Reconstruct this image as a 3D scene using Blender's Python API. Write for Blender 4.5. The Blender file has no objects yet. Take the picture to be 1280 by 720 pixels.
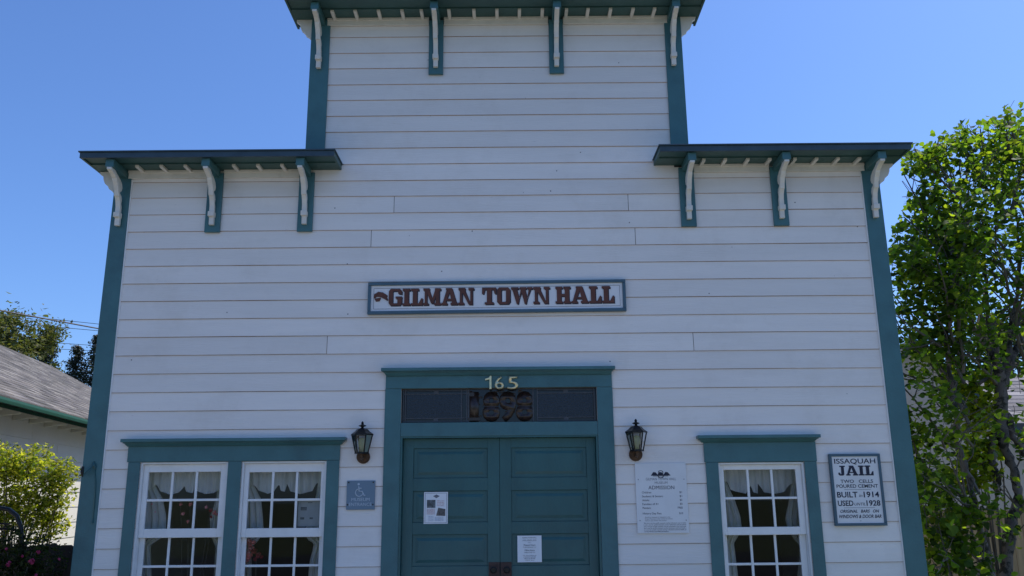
import bpy, bmesh, math, random
import numpy as np
from mathutils import Vector, Matrix
S = bpy.context.scene
C = S.collection
R = math.radians
random.seed(7)
rng = np.random.default_rng(7)

# ------------------------------------------------------------------ camera, world, sun, exposure
F_PX, PITCH, YAW, ROLL = 1070.0, 0.2390, -0.0023, -0.0093
CAM = Vector((0.0, -8.0, 1.62))
cy, sy, cp, sp = math.cos(YAW), math.sin(YAW), math.cos(PITCH), math.sin(PITCH)
FW = Vector((-sy*cp, cy*cp, sp)); RT0 = Vector((cy, sy, 0)); UP0 = RT0.cross(FW)
cr, sr = math.cos(ROLL), math.sin(ROLL)
RT = cr*RT0 + sr*UP0; UP = -sr*RT0 + cr*UP0
cd = bpy.data.cameras.new('camera'); cam = bpy.data.objects.new('camera', cd); C.objects.link(cam)
cam.matrix_world = Matrix(((RT.x, UP.x, -FW.x, CAM.x), (RT.y, UP.y, -FW.y, CAM.y), (RT.z, UP.z, -FW.z, CAM.z), (0, 0, 0, 1)))
cd.sensor_width = 36; cd.lens = F_PX/1280*36; cd.clip_end = 3000; cd.clip_start = 0.05
S.camera = cam
SUN_EL, SUN_AZ = R(58), R(62)          # azimuth clockwise from +Y
w = bpy.data.worlds.new('World'); S.world = w; w.use_nodes = True
nt = w.node_tree; sky = nt.nodes.new('ShaderNodeTexSky'); sky.sky_type = 'NISHITA'; sky.sun_disc = False
sky.sun_elevation = SUN_EL; sky.sun_rotation = SUN_AZ; sky.ozone_density = 3.0; sky.air_density = 1.0; sky.dust_density = 1.0
wb = nt.nodes.new('ShaderNodeVectorMath'); wb.operation = 'MULTIPLY'; wb.inputs[1].default_value = (0.71, 0.95, 1.34)   # clear deep-blue sky
nt.links.new(sky.outputs[0], wb.inputs[0]); nt.links.new(wb.outputs[0], nt.nodes['Background'].inputs[0]); nt.nodes['Background'].inputs[1].default_value = 0.13
sl = bpy.data.lights.new('sun', 'SUN'); so = bpy.data.objects.new('sun', sl); C.objects.link(so)
sl.energy = 4.5; sl.angle = R(0.5); sl.color = (1.0, 0.95, 0.87)
sd = Vector((math.cos(SUN_EL)*math.sin(SUN_AZ), math.cos(SUN_EL)*math.cos(SUN_AZ), math.sin(SUN_EL)))
so.rotation_euler = sd.to_track_quat('Z', 'Y').to_euler(); so.location = (20, 20, 30)
S.view_settings.view_transform = 'Standard'; S.view_settings.look = 'None'
S.view_settings.exposure = 0.10; S.view_settings.gamma = 1.0
S.render.engine = 'CYCLES'
S.cycles.max_bounces = 8; S.cycles.transparent_max_bounces = 16

def at(px, py, Y):
    """world x, z of the point on the plane y=Y that a measured photo pixel (1280x720) looks at"""
    d = FW*F_PX + RT*(px-640) + UP*(360-py)
    t = (Y-CAM.y)/d.y
    return CAM.x + d.x*t, CAM.z + d.z*t

# ------------------------------------------------------------------ materials
def mat(name, col, rough=0.6, var=0.08, scale=6.0, bump=0.0, bscale=60.0, stretch=(1, 1, 1), metal=0.0,
        dirt=None, dirt_amt=0.0, dscale=1.5, spec=0.5, rand=0.0, trans=0.0, attr=None):
    m = bpy.data.materials.new(name); m.use_nodes = True; n = m.node_tree; N = n.nodes; L = n.links
    b = N['Principled BSDF']; b.inputs['Roughness'].default_value = rough; b.inputs['Metallic'].default_value = metal
    b.inputs['Specular IOR Level'].default_value = spec
    tc = N.new('ShaderNodeTexCoord'); mp = N.new('ShaderNodeMapping'); mp.inputs['Scale'].default_value = stretch
    L.new(tc.outputs['Object'], mp.inputs[0])
    nz = N.new('ShaderNodeTexNoise'); nz.inputs['Scale'].default_value = scale; nz.inputs['Detail'].default_value = 6
    L.new(mp.outputs[0], nz.inputs['Vector'])
    mr = N.new('ShaderNodeMapRange'); mr.inputs[1].default_value = 0.25; mr.inputs[2].default_value = 0.75
    mr.inputs[3].default_value = 1-var; mr.inputs[4].default_value = 1+var
    L.new(nz.outputs['Fac'], mr.inputs[0])
    mul = N.new('ShaderNodeVectorMath'); mul.operation = 'SCALE'; mul.inputs[0].default_value = col[:3]
    if attr:
        a = N.new('ShaderNodeAttribute'); a.attribute_name = attr; L.new(a.outputs['Color'], mul.inputs[0])
    L.new(mr.outputs[0], mul.inputs['Scale']); out = mul.outputs[0]
    if rand:
        oi = N.new('ShaderNodeObjectInfo'); m2 = N.new('ShaderNodeMapRange'); m2.inputs[3].default_value = 1-rand; m2.inputs[4].default_value = 1+rand
        L.new(oi.outputs['Random'], m2.inputs[0]); v = N.new('ShaderNodeVectorMath'); v.operation = 'SCALE'
        L.new(out, v.inputs[0]); L.new(m2.outputs[0], v.inputs['Scale']); out = v.outputs[0]
    if dirt:
        dn = N.new('ShaderNodeTexNoise'); dn.inputs['Scale'].default_value = dscale; dn.inputs['Detail'].default_value = 8; dn.inputs['Roughness'].default_value = 0.7
        L.new(tc.outputs['Object'], dn.inputs['Vector'])
        dr = N.new('ShaderNodeMapRange'); dr.inputs[1].default_value = 0.5; dr.inputs[2].default_value = 0.75 if dirt_amt < .95 else .56; dr.inputs[4].default_value = dirt_amt
        L.new(dn.outputs['Fac'], dr.inputs[0]); mx = N.new('ShaderNodeMix'); mx.data_type = 'RGBA'
        L.new(dr.outputs[0], mx.inputs[0]); L.new(out, mx.inputs[6]); mx.inputs[7].default_value = (*dirt, 1); out = mx.outputs[2]
    L.new(out, b.inputs['Base Color'])
    if bump:
        bn = N.new('ShaderNodeTexNoise'); bn.inputs['Scale'].default_value = bscale; bn.inputs['Detail'].default_value = 4
        L.new(mp.outputs[0], bn.inputs['Vector']); bp = N.new('ShaderNodeBump'); bp.inputs['Strength'].default_value = bump; bp.inputs['Distance'].default_value = 0.01
        L.new(bn.outputs['Fac'], bp.inputs['Height']); L.new(bp.outputs[0], b.inputs['Normal'])
    if trans:
        tr = N.new('ShaderNodeBsdfTranslucent'); hs = N.new('ShaderNodeVectorMath'); hs.operation = 'MULTIPLY'; hs.inputs[1].default_value = (1.7, 1.75, 0.5)
        L.new(out, hs.inputs[0]); L.new(hs.outputs[0], tr.inputs['Color'])
        ms = N.new('ShaderNodeMixShader'); ms.inputs[0].default_value = trans
        L.new(b.outputs[0], ms.inputs[1]); L.new(tr.outputs[0], ms.inputs[2]); L.new(ms.outputs[0], N['Material Output'].inputs[0])
    return m

M = {}
M['siding'] = mat('white_siding_paint', (.81, .755, .70), .55, .05, 3, .3, 40, (.25, 1, 2.5), dirt=(.56, .49, .41), dirt_amt=.32, dscale=1.3, rand=.05)
def specks(m):
    n = m.node_tree; N = n.nodes; L = n.links; b = N['Principled BSDF']; src = b.inputs['Base Color'].links[0].from_socket
    tc = N.new('ShaderNodeTexCoord'); v = N.new('ShaderNodeTexVoronoi'); v.inputs['Scale'].default_value = 4.5; L.new(tc.outputs['Object'], v.inputs['Vector'])
    lt = N.new('ShaderNodeMapRange'); lt.inputs[1].default_value = .035; lt.inputs[2].default_value = .020; L.new(v.outputs['Distance'], lt.inputs[0])
    mp = N.new('ShaderNodeMapping'); mp.inputs['Scale'].default_value = (9, 1, 160); L.new(tc.outputs['Object'], mp.inputs[0])
    nz = N.new('ShaderNodeTexNoise'); nz.inputs['Scale'].default_value = 1; L.new(mp.outputs[0], nz.inputs['Vector'])
    l2 = N.new('ShaderNodeMapRange'); l2.inputs[1].default_value = .74; l2.inputs[2].default_value = .78; l2.inputs[4].default_value = .6; L.new(nz.outputs['Fac'], l2.inputs[0])
    mx = N.new('ShaderNodeMath'); mx.operation = 'MAXIMUM'; L.new(lt.outputs[0], mx.inputs[0]); L.new(l2.outputs[0], mx.inputs[1])
    m2 = N.new('ShaderNodeMix'); m2.data_type = 'RGBA'; L.new(mx.outputs[0], m2.inputs[0]); L.new(src, m2.inputs[6]); m2.inputs[7].default_value = (.12, .10, .09, 1); L.new(m2.outputs[2], b.inputs['Base Color'])
specks(M['siding'])
M['edge'] = mat('weathered_board_edge', (.55, .33, .18), .8, .25, 9, 0)
M['lip'] = mat('bare_wood_shadow_lip', (.27, .15, .08), .85, .5, 5, 0, dirt=(.66, .58, .50), dirt_amt=.8, dscale=3.5)
M['cream'] = mat('cream_trim_paint', (.72, .68, .60), .55, .06, 8, .2, 50, dirt=(.42, .36, .27), dirt_amt=.35, dscale=5)
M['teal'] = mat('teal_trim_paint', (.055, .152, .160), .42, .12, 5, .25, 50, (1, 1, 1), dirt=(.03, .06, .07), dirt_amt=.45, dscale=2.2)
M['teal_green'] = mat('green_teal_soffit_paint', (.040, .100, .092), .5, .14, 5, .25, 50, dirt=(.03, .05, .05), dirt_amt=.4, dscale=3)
M['door'] = mat('teal_door_paint', (.030, .110, .108), .38, .14, 4, .25, 45, (1, 1, .3), dirt=(.015, .05, .06), dirt_amt=.4, dscale=2)
M['cap'] = mat('weathered_metal_cap', (.034, .062, .082), .45, .25, 8, .2, 30)
M['white'] = mat('white_window_paint', (.82, .80, .77), .4, .04, 7, .15, 60, dirt=(.5, .48, .44), dirt_amt=.3, dscale=3)
M['black'] = mat('black_metal', (.015, .014, .013), .35, .2, 20, .3, 80, metal=.5)
M['bronze'] = mat('aged_bronze', (.10, .055, .03), .5, .35, 25, .4, 60, metal=.6)
M['rust'] = mat('rusted_door_plate', (.07, .040, .032), .6, .35, 20, .4, 60, metal=.3)
M['brass'] = mat('polished_brass', (.78, .66, .38), .38, .15, 30, .1, 60, metal=.8)
M['slate'] = mat('slate_blue_sign_paint', (.15, .22, .28), .5, .05, 6)
M['signwhite'] = mat('white_sign_panel', (.74, .73, .72), .5, .04, 5, dirt=(.5, .48, .42), dirt_amt=.2, dscale=3)
M['paper'] = mat('printed_paper', (.80, .80, .80), .6, .03, 4)
M['oldpaper'] = mat('greyed_notice_paper', (.36, .38, .38), .7, .12, 9)
M['ink'] = mat('black_ink', (.010, .014, .035), .6, .1, 10)
M['greyink'] = mat('grey_ink', (.16, .16, .18), .6, .1, 10)
M['redink'] = mat('dull_red_ink', (.45, .14, .13), .6, .2, 10)
M['blueink'] = mat('pale_blue_ink', (.30, .36, .48), .6, .2, 10)
M['photo'] = mat('dark_photo_print', (.10, .11, .12), .4, .9, 45)
M['oldphoto'] = mat('brown_photo_print', (.10, .085, .08), .4, .9, 60)
M['frameblue'] = mat('slate_frame_paint', (.060, .115, .150), .45, .12, 6)
M['lettering'] = mat('red_brown_letter_paint', (.125, .036, .015), .5, .45, 12, dirt=(.03, .01, .008), dirt_amt=.7, dscale=12)
M['lettershadow'] = mat('dark_letter_shadow_paint', (.02, .02, .035), .5, .1, 10)
M['symbol'] = mat('pale_symbol_paint', (.48, .54, .60), .5, .05, 10)
M['brownglass'] = mat('brown_stained_glass', (.032, .018, .012), .3, .5, 40)
M['came'] = mat('grey_lead_came', (.06, .062, .068), .5, .2, 30)
M['darkglass'] = mat('dark_obscure_glass', (.010, .012, .020), .22, .3, 50, .2, 90)
M['bluglass'] = mat('near_black_border_glass', (.004, .004, .007), .2, .2, 30)
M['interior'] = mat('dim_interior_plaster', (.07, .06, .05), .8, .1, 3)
M['lace'] = mat('white_lace_cloth', (.80, .79, .76), .9, .15, 14, .4, 120, (1, 1, .3), trans=.25)
M['pink'] = mat('pink_petals', (.95, .40, .42), .5, .3, 30, trans=.2)
M['red'] = mat('dark_red_petals', (.40, .03, .04), .5, .3, 30)
M['magenta'] = mat('magenta_petals', (.42, .045, .15), .5, .3, 30, trans=.2)
M['stucco'] = mat('cream_wall_panels', (.70, .66, .58), .8, .05, 2, .2, 40)
M['greentrim'] = mat('dark_green_gutter_paint', (.012, .060, .036), .75, .1, 8, spec=.15)
M['rooftab'] = mat('asphalt_shingles', (.2, .2, .2), .95, .18, 30, .6, 90, attr='tint')
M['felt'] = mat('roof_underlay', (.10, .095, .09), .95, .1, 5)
M['darkwood'] = mat('dark_fence_wood', (.032, .024, .020), .8, .35, 7, .5, 30, (1, 1, .15), rand=.3)
M['tanwood'] = mat('tan_fence_wood', (.46, .30, .16), .8, .25, 7, .5, 30, (3, 3, .2), rand=.18)
M['bark'] = mat('mottled_grey_bark', (.135, .11, .095), .9, .55, 9, .9, 40, (1, 1, .5), dirt=(.025, .022, .016), dirt_amt=1.0, dscale=7)
M['twig'] = mat('pale_twig_bark', (.13, .11, .09), .9, .3, 12, .5, 40)
M['beige'] = mat('beige_house_wall', (.56, .46, .38), .85, .05, 2, .2, 40)
M['asphalt'] = mat('asphalt', (.055, .055, .057), .9, .2, 40, .5, 120)
M['concrete'] = mat('concrete_paving', (.42, .38, .33), .85, .12, 2.5, .3, 60, dirt=(.2, .19, .17), dirt_amt=.5)
M['joint'] = mat('dark_joint', (.06, .055, .05), .9, .1, 5)
M['soil'] = mat('dry_grass_ground', (.09, .11, .045), .95, .35, 3, .6, 30, dirt=(.16, .12, .07), dirt_amt=.6, dscale=.8)
M['cable'] = mat('cable_rubber', (.03, .028, .028), .7, .1, 5)
M['cablegrey'] = mat('weathered_cable', (.10, .085, .08), .7, .1, 5)
M['leaf'] = mat('heart_shaped_leaves', (.1, .1, .1), .6, .12, 10, trans=.6, attr='tint', spec=.22)
M['leafdull'] = mat('dull_far_leaves', (.1, .1, .1), .75, .12, 2, trans=.3, attr='tint', spec=.2)
M['needle'] = mat('conifer_needles', (.1, .1, .1), .7, .12, 2, trans=.1, attr='tint')

def glass_mat(name, tint=(.93, .95, .95), ior=1.5, amt=1.0, rough=0.0):
    m = bpy.data.materials.new(name); m.use_nodes = True; n = m.node_tree; N = n.nodes; L = n.links
    N.remove(N['Principled BSDF']); t = N.new('ShaderNodeBsdfTransparent'); t.inputs[0].default_value = (*tint, 1)
    g = N.new('ShaderNodeBsdfGlossy'); g.inputs['Roughness'].default_value = rough; fr = N.new('ShaderNodeFresnel'); fr.inputs[0].default_value = ior
    ms = N.new('ShaderNodeMixShader'); L.new(fr.outputs[0], ms.inputs[0]); L.new(t.outputs[0], ms.inputs[1]); L.new(g.outputs[0], ms.inputs[2])
    L.new(ms.outputs[0], N['Material Output'].inputs[0]); return m
M['glass'] = glass_mat('window_glass', (.80, .82, .83), 1.5, rough=.02)
M['lampglass'] = glass_mat('seeded_lamp_glass', (.75, .78, .75), 1.5, rough=.15)
M['globe'] = mat('frosted_bulb_glass', (.62, .62, .55), .4, .1, 10, trans=.4)

# ------------------------------------------------------------------ mesh helpers
class MB:
    def __init__(s): s.v = []; s.f = []; s.m = []
    def add(s, vs, fs, mi=0):
        o = len(s.v); s.v += [tuple(v) for v in vs]; s.f += [tuple(i+o for i in f) for f in fs]; s.m += [mi]*len(fs); return s
    def box(s, x0, x1, y0, y1, z0, z1, mi=0):
        return s.add([(x0,y0,z0),(x1,y0,z0),(x1,y1,z0),(x0,y1,z0),(x0,y0,z1),(x1,y0,z1),(x1,y1,z1),(x0,y1,z1)],
                     [(0,1,5,4),(1,2,6,5),(2,3,7,6),(3,0,4,7),(4,5,6,7),(3,2,1,0)], mi)
    def prism(s, pts, fn, mi=0):
        """extrude 2D polygon; fn(p, k) -> 3D for k=0 (front), 1 (back)"""
        n = len(pts); vs = [fn(p, 0) for p in pts] + [fn(p, 1) for p in pts]
        fs = [tuple(range(n)), tuple(range(2*n-1, n-1, -1))] + [(i, n+i, n+(i+1) % n, (i+1) % n) for i in range(n)]
        return s.add(vs, fs, mi)
    def hexa(s, a, b, mi=0):
        """a, b: two quads (4 pts each) joined"""
        return s.add(list(a)+list(b), [(0,1,2,3),(7,6,5,4),(0,4,5,1),(1,5,6,2),(2,6,7,3),(3,7,4,0)], mi)
    def tube(s, pts, rs, n=8, mi=0, cap=True):
        pts = [Vector(p) for p in pts]; o = len(s.v)
        if not hasattr(rs, '__len__'): rs = [rs]*len(pts)
        up = Vector((0.13, 0.27, .95))
        for i, p in enumerate(pts):
            t = (pts[min(i+1, len(pts)-1)] - pts[max(i-1, 0)]).normalized()
            a = t.cross(up)
            if a.length < 1e-3: a = t.cross(Vector((1, 0, 0)))
            a.normalize(); b = t.cross(a)
            for k in range(n):
                an = 2*math.pi*k/n; q = p + (a*math.cos(an) + b*math.sin(an))*rs[i]; s.v.append(tuple(q))
        for i in range(len(pts)-1):
            for k in range(n):
                s.f.append((o+i*n+k, o+i*n+(k+1) % n, o+(i+1)*n+(k+1) % n, o+(i+1)*n+k)); s.m.append(mi)
        if cap:
            s.f.append(tuple(o+k for k in range(n-1, -1, -1))); s.m.append(mi)
            e = o+(len(pts)-1)*n; s.f.append(tuple(e+k for k in range(n))); s.m.append(mi)
        return s
    def lathe(s, prof, c, n=16, mi=0):
        o = len(s.v)
        for r, z in prof:
            for k in range(n):
                a = 2*math.pi*k/n; s.v.append((c[0]+r*math.cos(a), c[1]+r*math.sin(a), c[2]+z))
        for i in range(len(prof)-1):
            for k in range(n):
                s.f.append((o+i*n+k, o+i*n+(k+1) % n, o+(i+1)*n+(k+1) % n, o+(i+1)*n+k)); s.m.append(mi)
        return s
    def mesh(s, name, mats, smooth=False):
        me = bpy.data.meshes.new(name); me.from_pydata(s.v, [], s.f)
        for q in (mats if isinstance(mats, (list, tuple)) else [mats]): me.materials.append(q)
        me.polygons.foreach_set('material_index', s.m)
        if smooth: me.polygons.foreach_set('use_smooth', [True]*len(me.polygons))
        me.update(); return me
    def build(s, name, mats, parent=None, bevel=0.0, smooth=False, kind=None, label=None):
        o = bpy.data.objects.new(name, s.mesh(name, mats, smooth)); C.objects.link(o)
        bm = bmesh.new(); bm.from_mesh(o.data); bmesh.ops.recalc_face_normals(bm, faces=bm.faces); bm.to_mesh(o.data); bm.free()
        if parent: o.parent = parent; o.matrix_parent_inverse = PI(parent)
        if bevel:
            b = o.modifiers.new('bevel', 'BEVEL'); b.width = bevel; b.segments = 2; b.limit_method = 'ANGLE'; b.angle_limit = R(40)
        if kind: o['kind'] = kind
        if label: o['label'] = label
        return o
def PI(p):
    m = p.matrix_basis.copy(); q = p
    while q.parent: m = q.parent.matrix_basis @ q.matrix_parent_inverse @ m; q = q.parent
    return m.inverted()
def thing(name, label, cat, loc=(0, 0, 0), group=None):
    o = bpy.data.objects.new(name, None); C.objects.link(o); o.location = loc; o.empty_display_size = .2
    o['label'] = label; o['category'] = cat
    if group: o['group'] = group
    return o
def tag(o, label=None, cat=None, group=None, kind=None):
    if label: o['label'] = label
    if cat: o['category'] = cat
    if group: o['group'] = group
    if kind: o['kind'] = kind
    return o
def text(body, x, z, y, h, m, parent, name='lettering', width=None, bold=0.0, shear=0.0, align='LEFT', depth=.0008, rot=0.0):
    """flat lettering standing on a plane facing -Y; x,z = left (or centre) baseline"""
    cu = bpy.data.curves.new(name, 'FONT'); cu.body = body; cu.size = 1; cu.offset = bold; cu.shear = shear; cu.resolution_u = 3
    cu.extrude = 0.0
    t = bpy.data.objects.new('tmp', cu); C.objects.link(t)
    dg = bpy.context.evaluated_depsgraph_get(); me = bpy.data.meshes.new_from_object(t.evaluated_get(dg)); C.objects.unlink(t); bpy.data.objects.remove(t)
    co = np.empty(len(me.vertices)*3); me.vertices.foreach_get('co', co); co = co.reshape(-1, 3)
    x0, x1 = co[:, 0].min(), co[:, 0].max(); kz = h/0.729; kx = kz
    if width: kx = width/(x1-x0)
    off = x0 if align == 'LEFT' else (x0+x1)/2
    nx = x + (co[:, 0]-off)*kx; nz = co[:, 1]*kz
    if rot: nz = nz + (nx-x)*math.tan(rot)
    co = np.stack([nx, np.full(len(co), y), z + nz], 1); me.vertices.foreach_set('co', co.ravel()); me.materials.clear(); me.materials.append(m)
    me.name = name
    bm = bmesh.new(); bm.from_mesh(me)
    r = bmesh.ops.extrude_face_region(bm, geom=list(bm.faces))
    for v in [g for g in r['geom'] if isinstance(g, bmesh.types.BMVert)]: v.co.y += depth + .0015
    bmesh.ops.recalc_face_normals(bm, faces=bm.faces); bm.to_mesh(me); bm.free()
    o = bpy.data.objects.new(name, me); C.objects.link(o); o.parent = parent; o.matrix_parent_inverse = PI(parent); return o

# ------------------------------------------------------------------ ground
MB().box(-300, 300, -300, 300, -.4, -.01).build('ground', M['soil'], kind='structure')
o = MB()
for i in range(16):
    for j in range(3):
        o.box(-12+i*1.5+.006, -12+(i+1)*1.5-.006, -7.5+j*1.5+.006, -7.5+(j+1)*1.5-.006, -.006, .05)
pv = MB().box(-12, 12, -7.5, -3.0, -.009, .035).build('pavement', M['joint'], kind='structure')
k = 0
for i in range(16):
    for j in range(3):
        MB().box(-12+i*1.5+.006, -12+(i+1)*1.5-.006, -7.5+j*1.5+.006, -7.5+(j+1)*1.5-.006, .0, .05).build('paving_slab', M['concrete'], pv, bevel=.006)
MB().box(-1.1, .9, -3.0, -1.3, -.005, .045).build('path', M['concrete'], kind='structure')
MB().box(-60, 60, -7.65, -7.5, -.3, .05).build('kerb', M['concrete'], kind='structure', bevel=.01)
MB().box(-60, 60, -16, -7.65, -.02, -.004).build('road', M['asphalt'], kind='structure')

# ------------------------------------------------------------------ town hall
H = thing('town_hall', 'white clapboard false-front town hall with teal trim, brackets and double door', 'building', (-.1, 0, 0))
LX0, LX1, RX0, RX1 = -3.915, -3.735, 3.493, 3.673      # corner boards
TX0, TX1, TX2, TX3 = -2.030, -1.838, 1.622, 1.792      # tower boards
zrow = {n: 4.5096 - .1744*n for n in range(0, 26)}
for n, z in zip(range(-10, 0), [4.6261, 4.4456, 4.2713, 4.0920, 3.9188, 3.7451, 3.5729, 3.3960, 3.2250, 3.0514]): zrow[n] = z+1.62
OPEN = [(-3.39, -2.589, .70, 1.955), (-2.465, -1.69, .70, 1.955), (1.888, 2.672, .70, 1.91), (-1.02, .797, .14, 2.60)]
JOINT = {1: [-1.134, 1.17], 3: [-1.349, 1.225], 9: [-1.735, 1.73]}
# sheathing behind boards, cut round the openings
sh = MB()
def wall_with_holes(mb, x0, x1, z0, z1, holes, y0, y1):
    xs = sorted({x0, x1, *[h[0] for h in holes], *[h[1] for h in holes]}); xs = [x for x in xs if x0 <= x <= x1]
    for a, b in zip(xs, xs[1:]):
        cuts = sorted([(h[2], h[3]) for h in holes if h[0] < (a+b)/2 < h[1]]); z = z0
        for c0, c1 in cuts:
            if c0 > z: mb.box(a, b, y0, y1, z, c0)
            z = c1
        if z < z1: mb.box(a, b, y0, y1, z, z1)
wall_with_holes(sh, -3.85, 3.61, 0, 4.78, OPEN, .012, .14)
sh.box(-1.97, 1.74, .012, .14, 4.78, 6.44)
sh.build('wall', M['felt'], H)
def board(x0, x1, zb, zt, sag):
    mb = MB(); yb, yt, t = -.0150, -.001, .013
    j = random.uniform(-.0010, .0010)
    n = max(1, int((x1-x0)/1.2))
    for i in range(n):
        a = x0+(x1-x0)*i/n; b = x0+(x1-x0)*(i+1)/n
        za = zb+j+sag*math.sin(i*1.7); zc = zb+j+sag*math.sin((i+1)*1.7)
        mb.add([(a,yb,za),(b,yb,zc),(b,yb+.006,zt),(a,yb+.006,zt),(a,yb+t,za),(b,yb+t,zc)], [(0,1,2,3)], 0)
        mb.add([(a,yb,za),(b,yb,zc),(b,yb+t,zc),(a,yb+t,za)], [(3,2,1,0)], 1)
        # thin bare-wood lip at the butt, darkened as a painted shadow line
        mb.add([(a,yb-.0006,za-.0008),(b,yb-.0006,zc-.0008),(b,yb-.0006,zc+.0026),(a,yb-.0006,za+.0026)], [(0,1,2,3)], 2)
    for x in (x0, x1):
        mb.add([(x,yb,zb),(x,yb+.006,zt),(x,yb+t,zb)], [(0,1,2)], 1)
    return mb.build('siding_board', [M['siding'], M['edge'], M['lip']], H)
def row(n, x0, x1, zb, zt):
    segs = [(x0, x1)]
    for a, b, c, d in OPEN:
        if zt > c and zb < d:
            if b-a > 1.5 and zb > 2.2: a -= 0  # door head
            new = []
            for p, q in segs:
                if q <= a or p >= b: new.append((p, q)); continue
                if p < a: new.append((p, a))
                if q > b: new.append((b, q))
            segs = new
    js = JOINT.get(n, [])
    for p, q in segs:
        cuts = [p]+[j for j in js if p+.2 < j < q-.2]+[q]
        for i, (a, b) in enumerate(zip(cuts, cuts[1:])):
            board(a+(.0025 if i else 0), b-(.0025 if i < len(cuts)-2 else 0), zb, zt, .0022)
for n in range(-10, 26):
    zt = zrow[n-1] if n-1 in zrow else 6.40
    if n == -10: zt = 6.395
    if n < 0: row(n, TX1-.02, TX2+.02, zrow[n], zt)
    else: row(n, LX1-.012, RX0+.012, zrow[n], zt)
# the two wings reach 4.71 above board 0: board -1 pieces there
for a, b in ((LX1-.012, TX1-.02), (TX2+.02, RX0+.012)):
    board(a, b, zrow[-1], 4.79, 0)
# corner boards (slight batter as measured)
def corner(x0t, x1t, x0b, x1b, zt, zb, y0=-.034, y1=.16):
    MB().hexa([(x0b,y0,zb),(x1b,y0,zb),(x1t,y0,zt),(x0t,y0,zt)], [(x0b,y1,zb),(x1b,y1,zb),(x1t,y1,zt),(x0t,y1,zt)]).build('corner_board', M['teal'], H, bevel=.004)
corner(LX0+.022, LX1, LX0-.012, LX1+.002, 4.798, 0)
corner(RX0, RX1-.016, RX0-.002, RX1+.014, 4.798, 0)
corner(TX0, TX1, TX0, TX1, 6.45, 4.86)
corner(TX2, TX3, TX2-.004, TX3+.004, 6.45, 4.86)
# white caulk fillet beside the side corner boards
for a, b in ((LX1, LX1+.012), (RX0-.012, RX0)):
    MB().box(a+.001, b-.001, -.026, .0, .0, 4.70).build('edge_bead', M['white'], H)

def cornice(x0, x1, zs, depth, brx, dents, back=.17, top=.06, left_brk=None, right_brk=None, fr=None, boards=None):
    c = MB()
    c.box(x0+.02, x1-.02, -depth+.02, back, zs+.022, zs+top-.012)
    c.box(x0, x1, -depth, -depth+.022, zs-.004, zs+top-.010, 1)
    c.box(x0, x0+.022, -depth+.022, back, zs-.002, zs+top-.010, 0)
    c.box(x1-.022, x1, -depth+.022, back, zs-.002, zs+top-.010, 0)
    c.box(x0-.012, x1+.012, -depth-.014, back+.01, zs+top-.009, zs+top+.004, 1)
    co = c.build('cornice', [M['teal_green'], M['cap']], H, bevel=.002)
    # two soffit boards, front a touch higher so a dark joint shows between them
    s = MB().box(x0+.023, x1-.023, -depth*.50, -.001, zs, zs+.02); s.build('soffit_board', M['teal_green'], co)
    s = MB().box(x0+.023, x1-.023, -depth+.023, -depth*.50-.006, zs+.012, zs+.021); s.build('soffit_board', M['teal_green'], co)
    for d in dents:
        MB().box(d-.017, d+.017, -depth*.50, -.022, zs-.026, zs-.0005).build('dentil', M['cream'], co, bevel=.003)
    prof = [(.035,0),(.036,.078),(.058,.08),(.062,.128),(.046,.131),(.048,.19),(.062,.24),(.085,.275),(.100,.28),(.112,.33),(.135,.375),(.165,.41),(.175,.43),(.225,.455),(.300,.478),
            (.300,.4995),(.215,.4995),(.17,.475),(.10,.45),(.055,.42),(.035,.38),(.045,.345),(.075,.325),(.075,.312),(.040,.295),(.022,.26),(.028,.22),(.012,.19),(.006,.12),(0,.10),(0,0)]
    for bx, bb in brx:
        b = MB()
        # split the scroll outline into quads between front and back contour so it fills cleanly
        b.prism(prof, lambda p, k: (bx+(-.023 if k == 0 else .023), -.045-p[0], zs-.5795+p[1]))
        br = b.build('bracket', M['cream'], co, bevel=.003)
        MB().box(bx-.040, bx+.040, -.345, -.036, zs-.079, zs-.001).build('outrigger', M['teal'], br, bevel=.004)
        # small lug across the front
        MB().box(bx-.029, bx+.029, -.110, -.046, zs-.5, zs-.452).build('lug', M['cream'], br, bevel=.003)
        if bb: MB().box(bx-.074, bx+.074, -.044, -.0165, zs-.645, zs-.036).build('backing_board', M['teal'], br, bevel=.003)
    for xx, sgn in ((left_brk, -1), (right_brk, 1)):
        if xx is None: continue
        P = [(0,0),(.165,0),(.160,-.028),(.128,-.050),(.122,-.085),(.105,-.125),(.070,-.155),(.060,-.18),(.030,-.20),(0,-.235)]
        MB().prism(P, lambda p, k: (xx+sgn*p[0], -.018 if k == 0 else .022, zs-.001+p[1])).build('side_bracket', M['cream'], co, bevel=.003)
    for a, b in fr:
        f = MB().box(a, b, -.038, -.0165, zs-.082, zs-.0015); f.box(a, b, -.050, -.0385, zs-.030, zs-.0015)
        f.build('frieze', M['cream'], co, bevel=.003)
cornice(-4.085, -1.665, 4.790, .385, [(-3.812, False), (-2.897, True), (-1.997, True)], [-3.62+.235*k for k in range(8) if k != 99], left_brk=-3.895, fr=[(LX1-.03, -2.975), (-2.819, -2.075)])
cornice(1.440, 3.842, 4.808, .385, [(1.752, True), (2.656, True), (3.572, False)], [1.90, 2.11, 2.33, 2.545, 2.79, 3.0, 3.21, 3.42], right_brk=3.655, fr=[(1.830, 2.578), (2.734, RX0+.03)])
cornice(-2.228, 1.990, 6.455, .40, [(-1.932, False), (-.739, True), (.4955, True), (1.690, False)], [-1.79,-1.555,-1.317,-1.078,-.88,-.60,-.345,-.11,.12,.355,.60,.82,1.05,1.28,1.50], left_brk=-2.03, right_brk=1.79, fr=[(TX1-.03, -.817), (-.661, .417), (.573, TX2+.03)])
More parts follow.
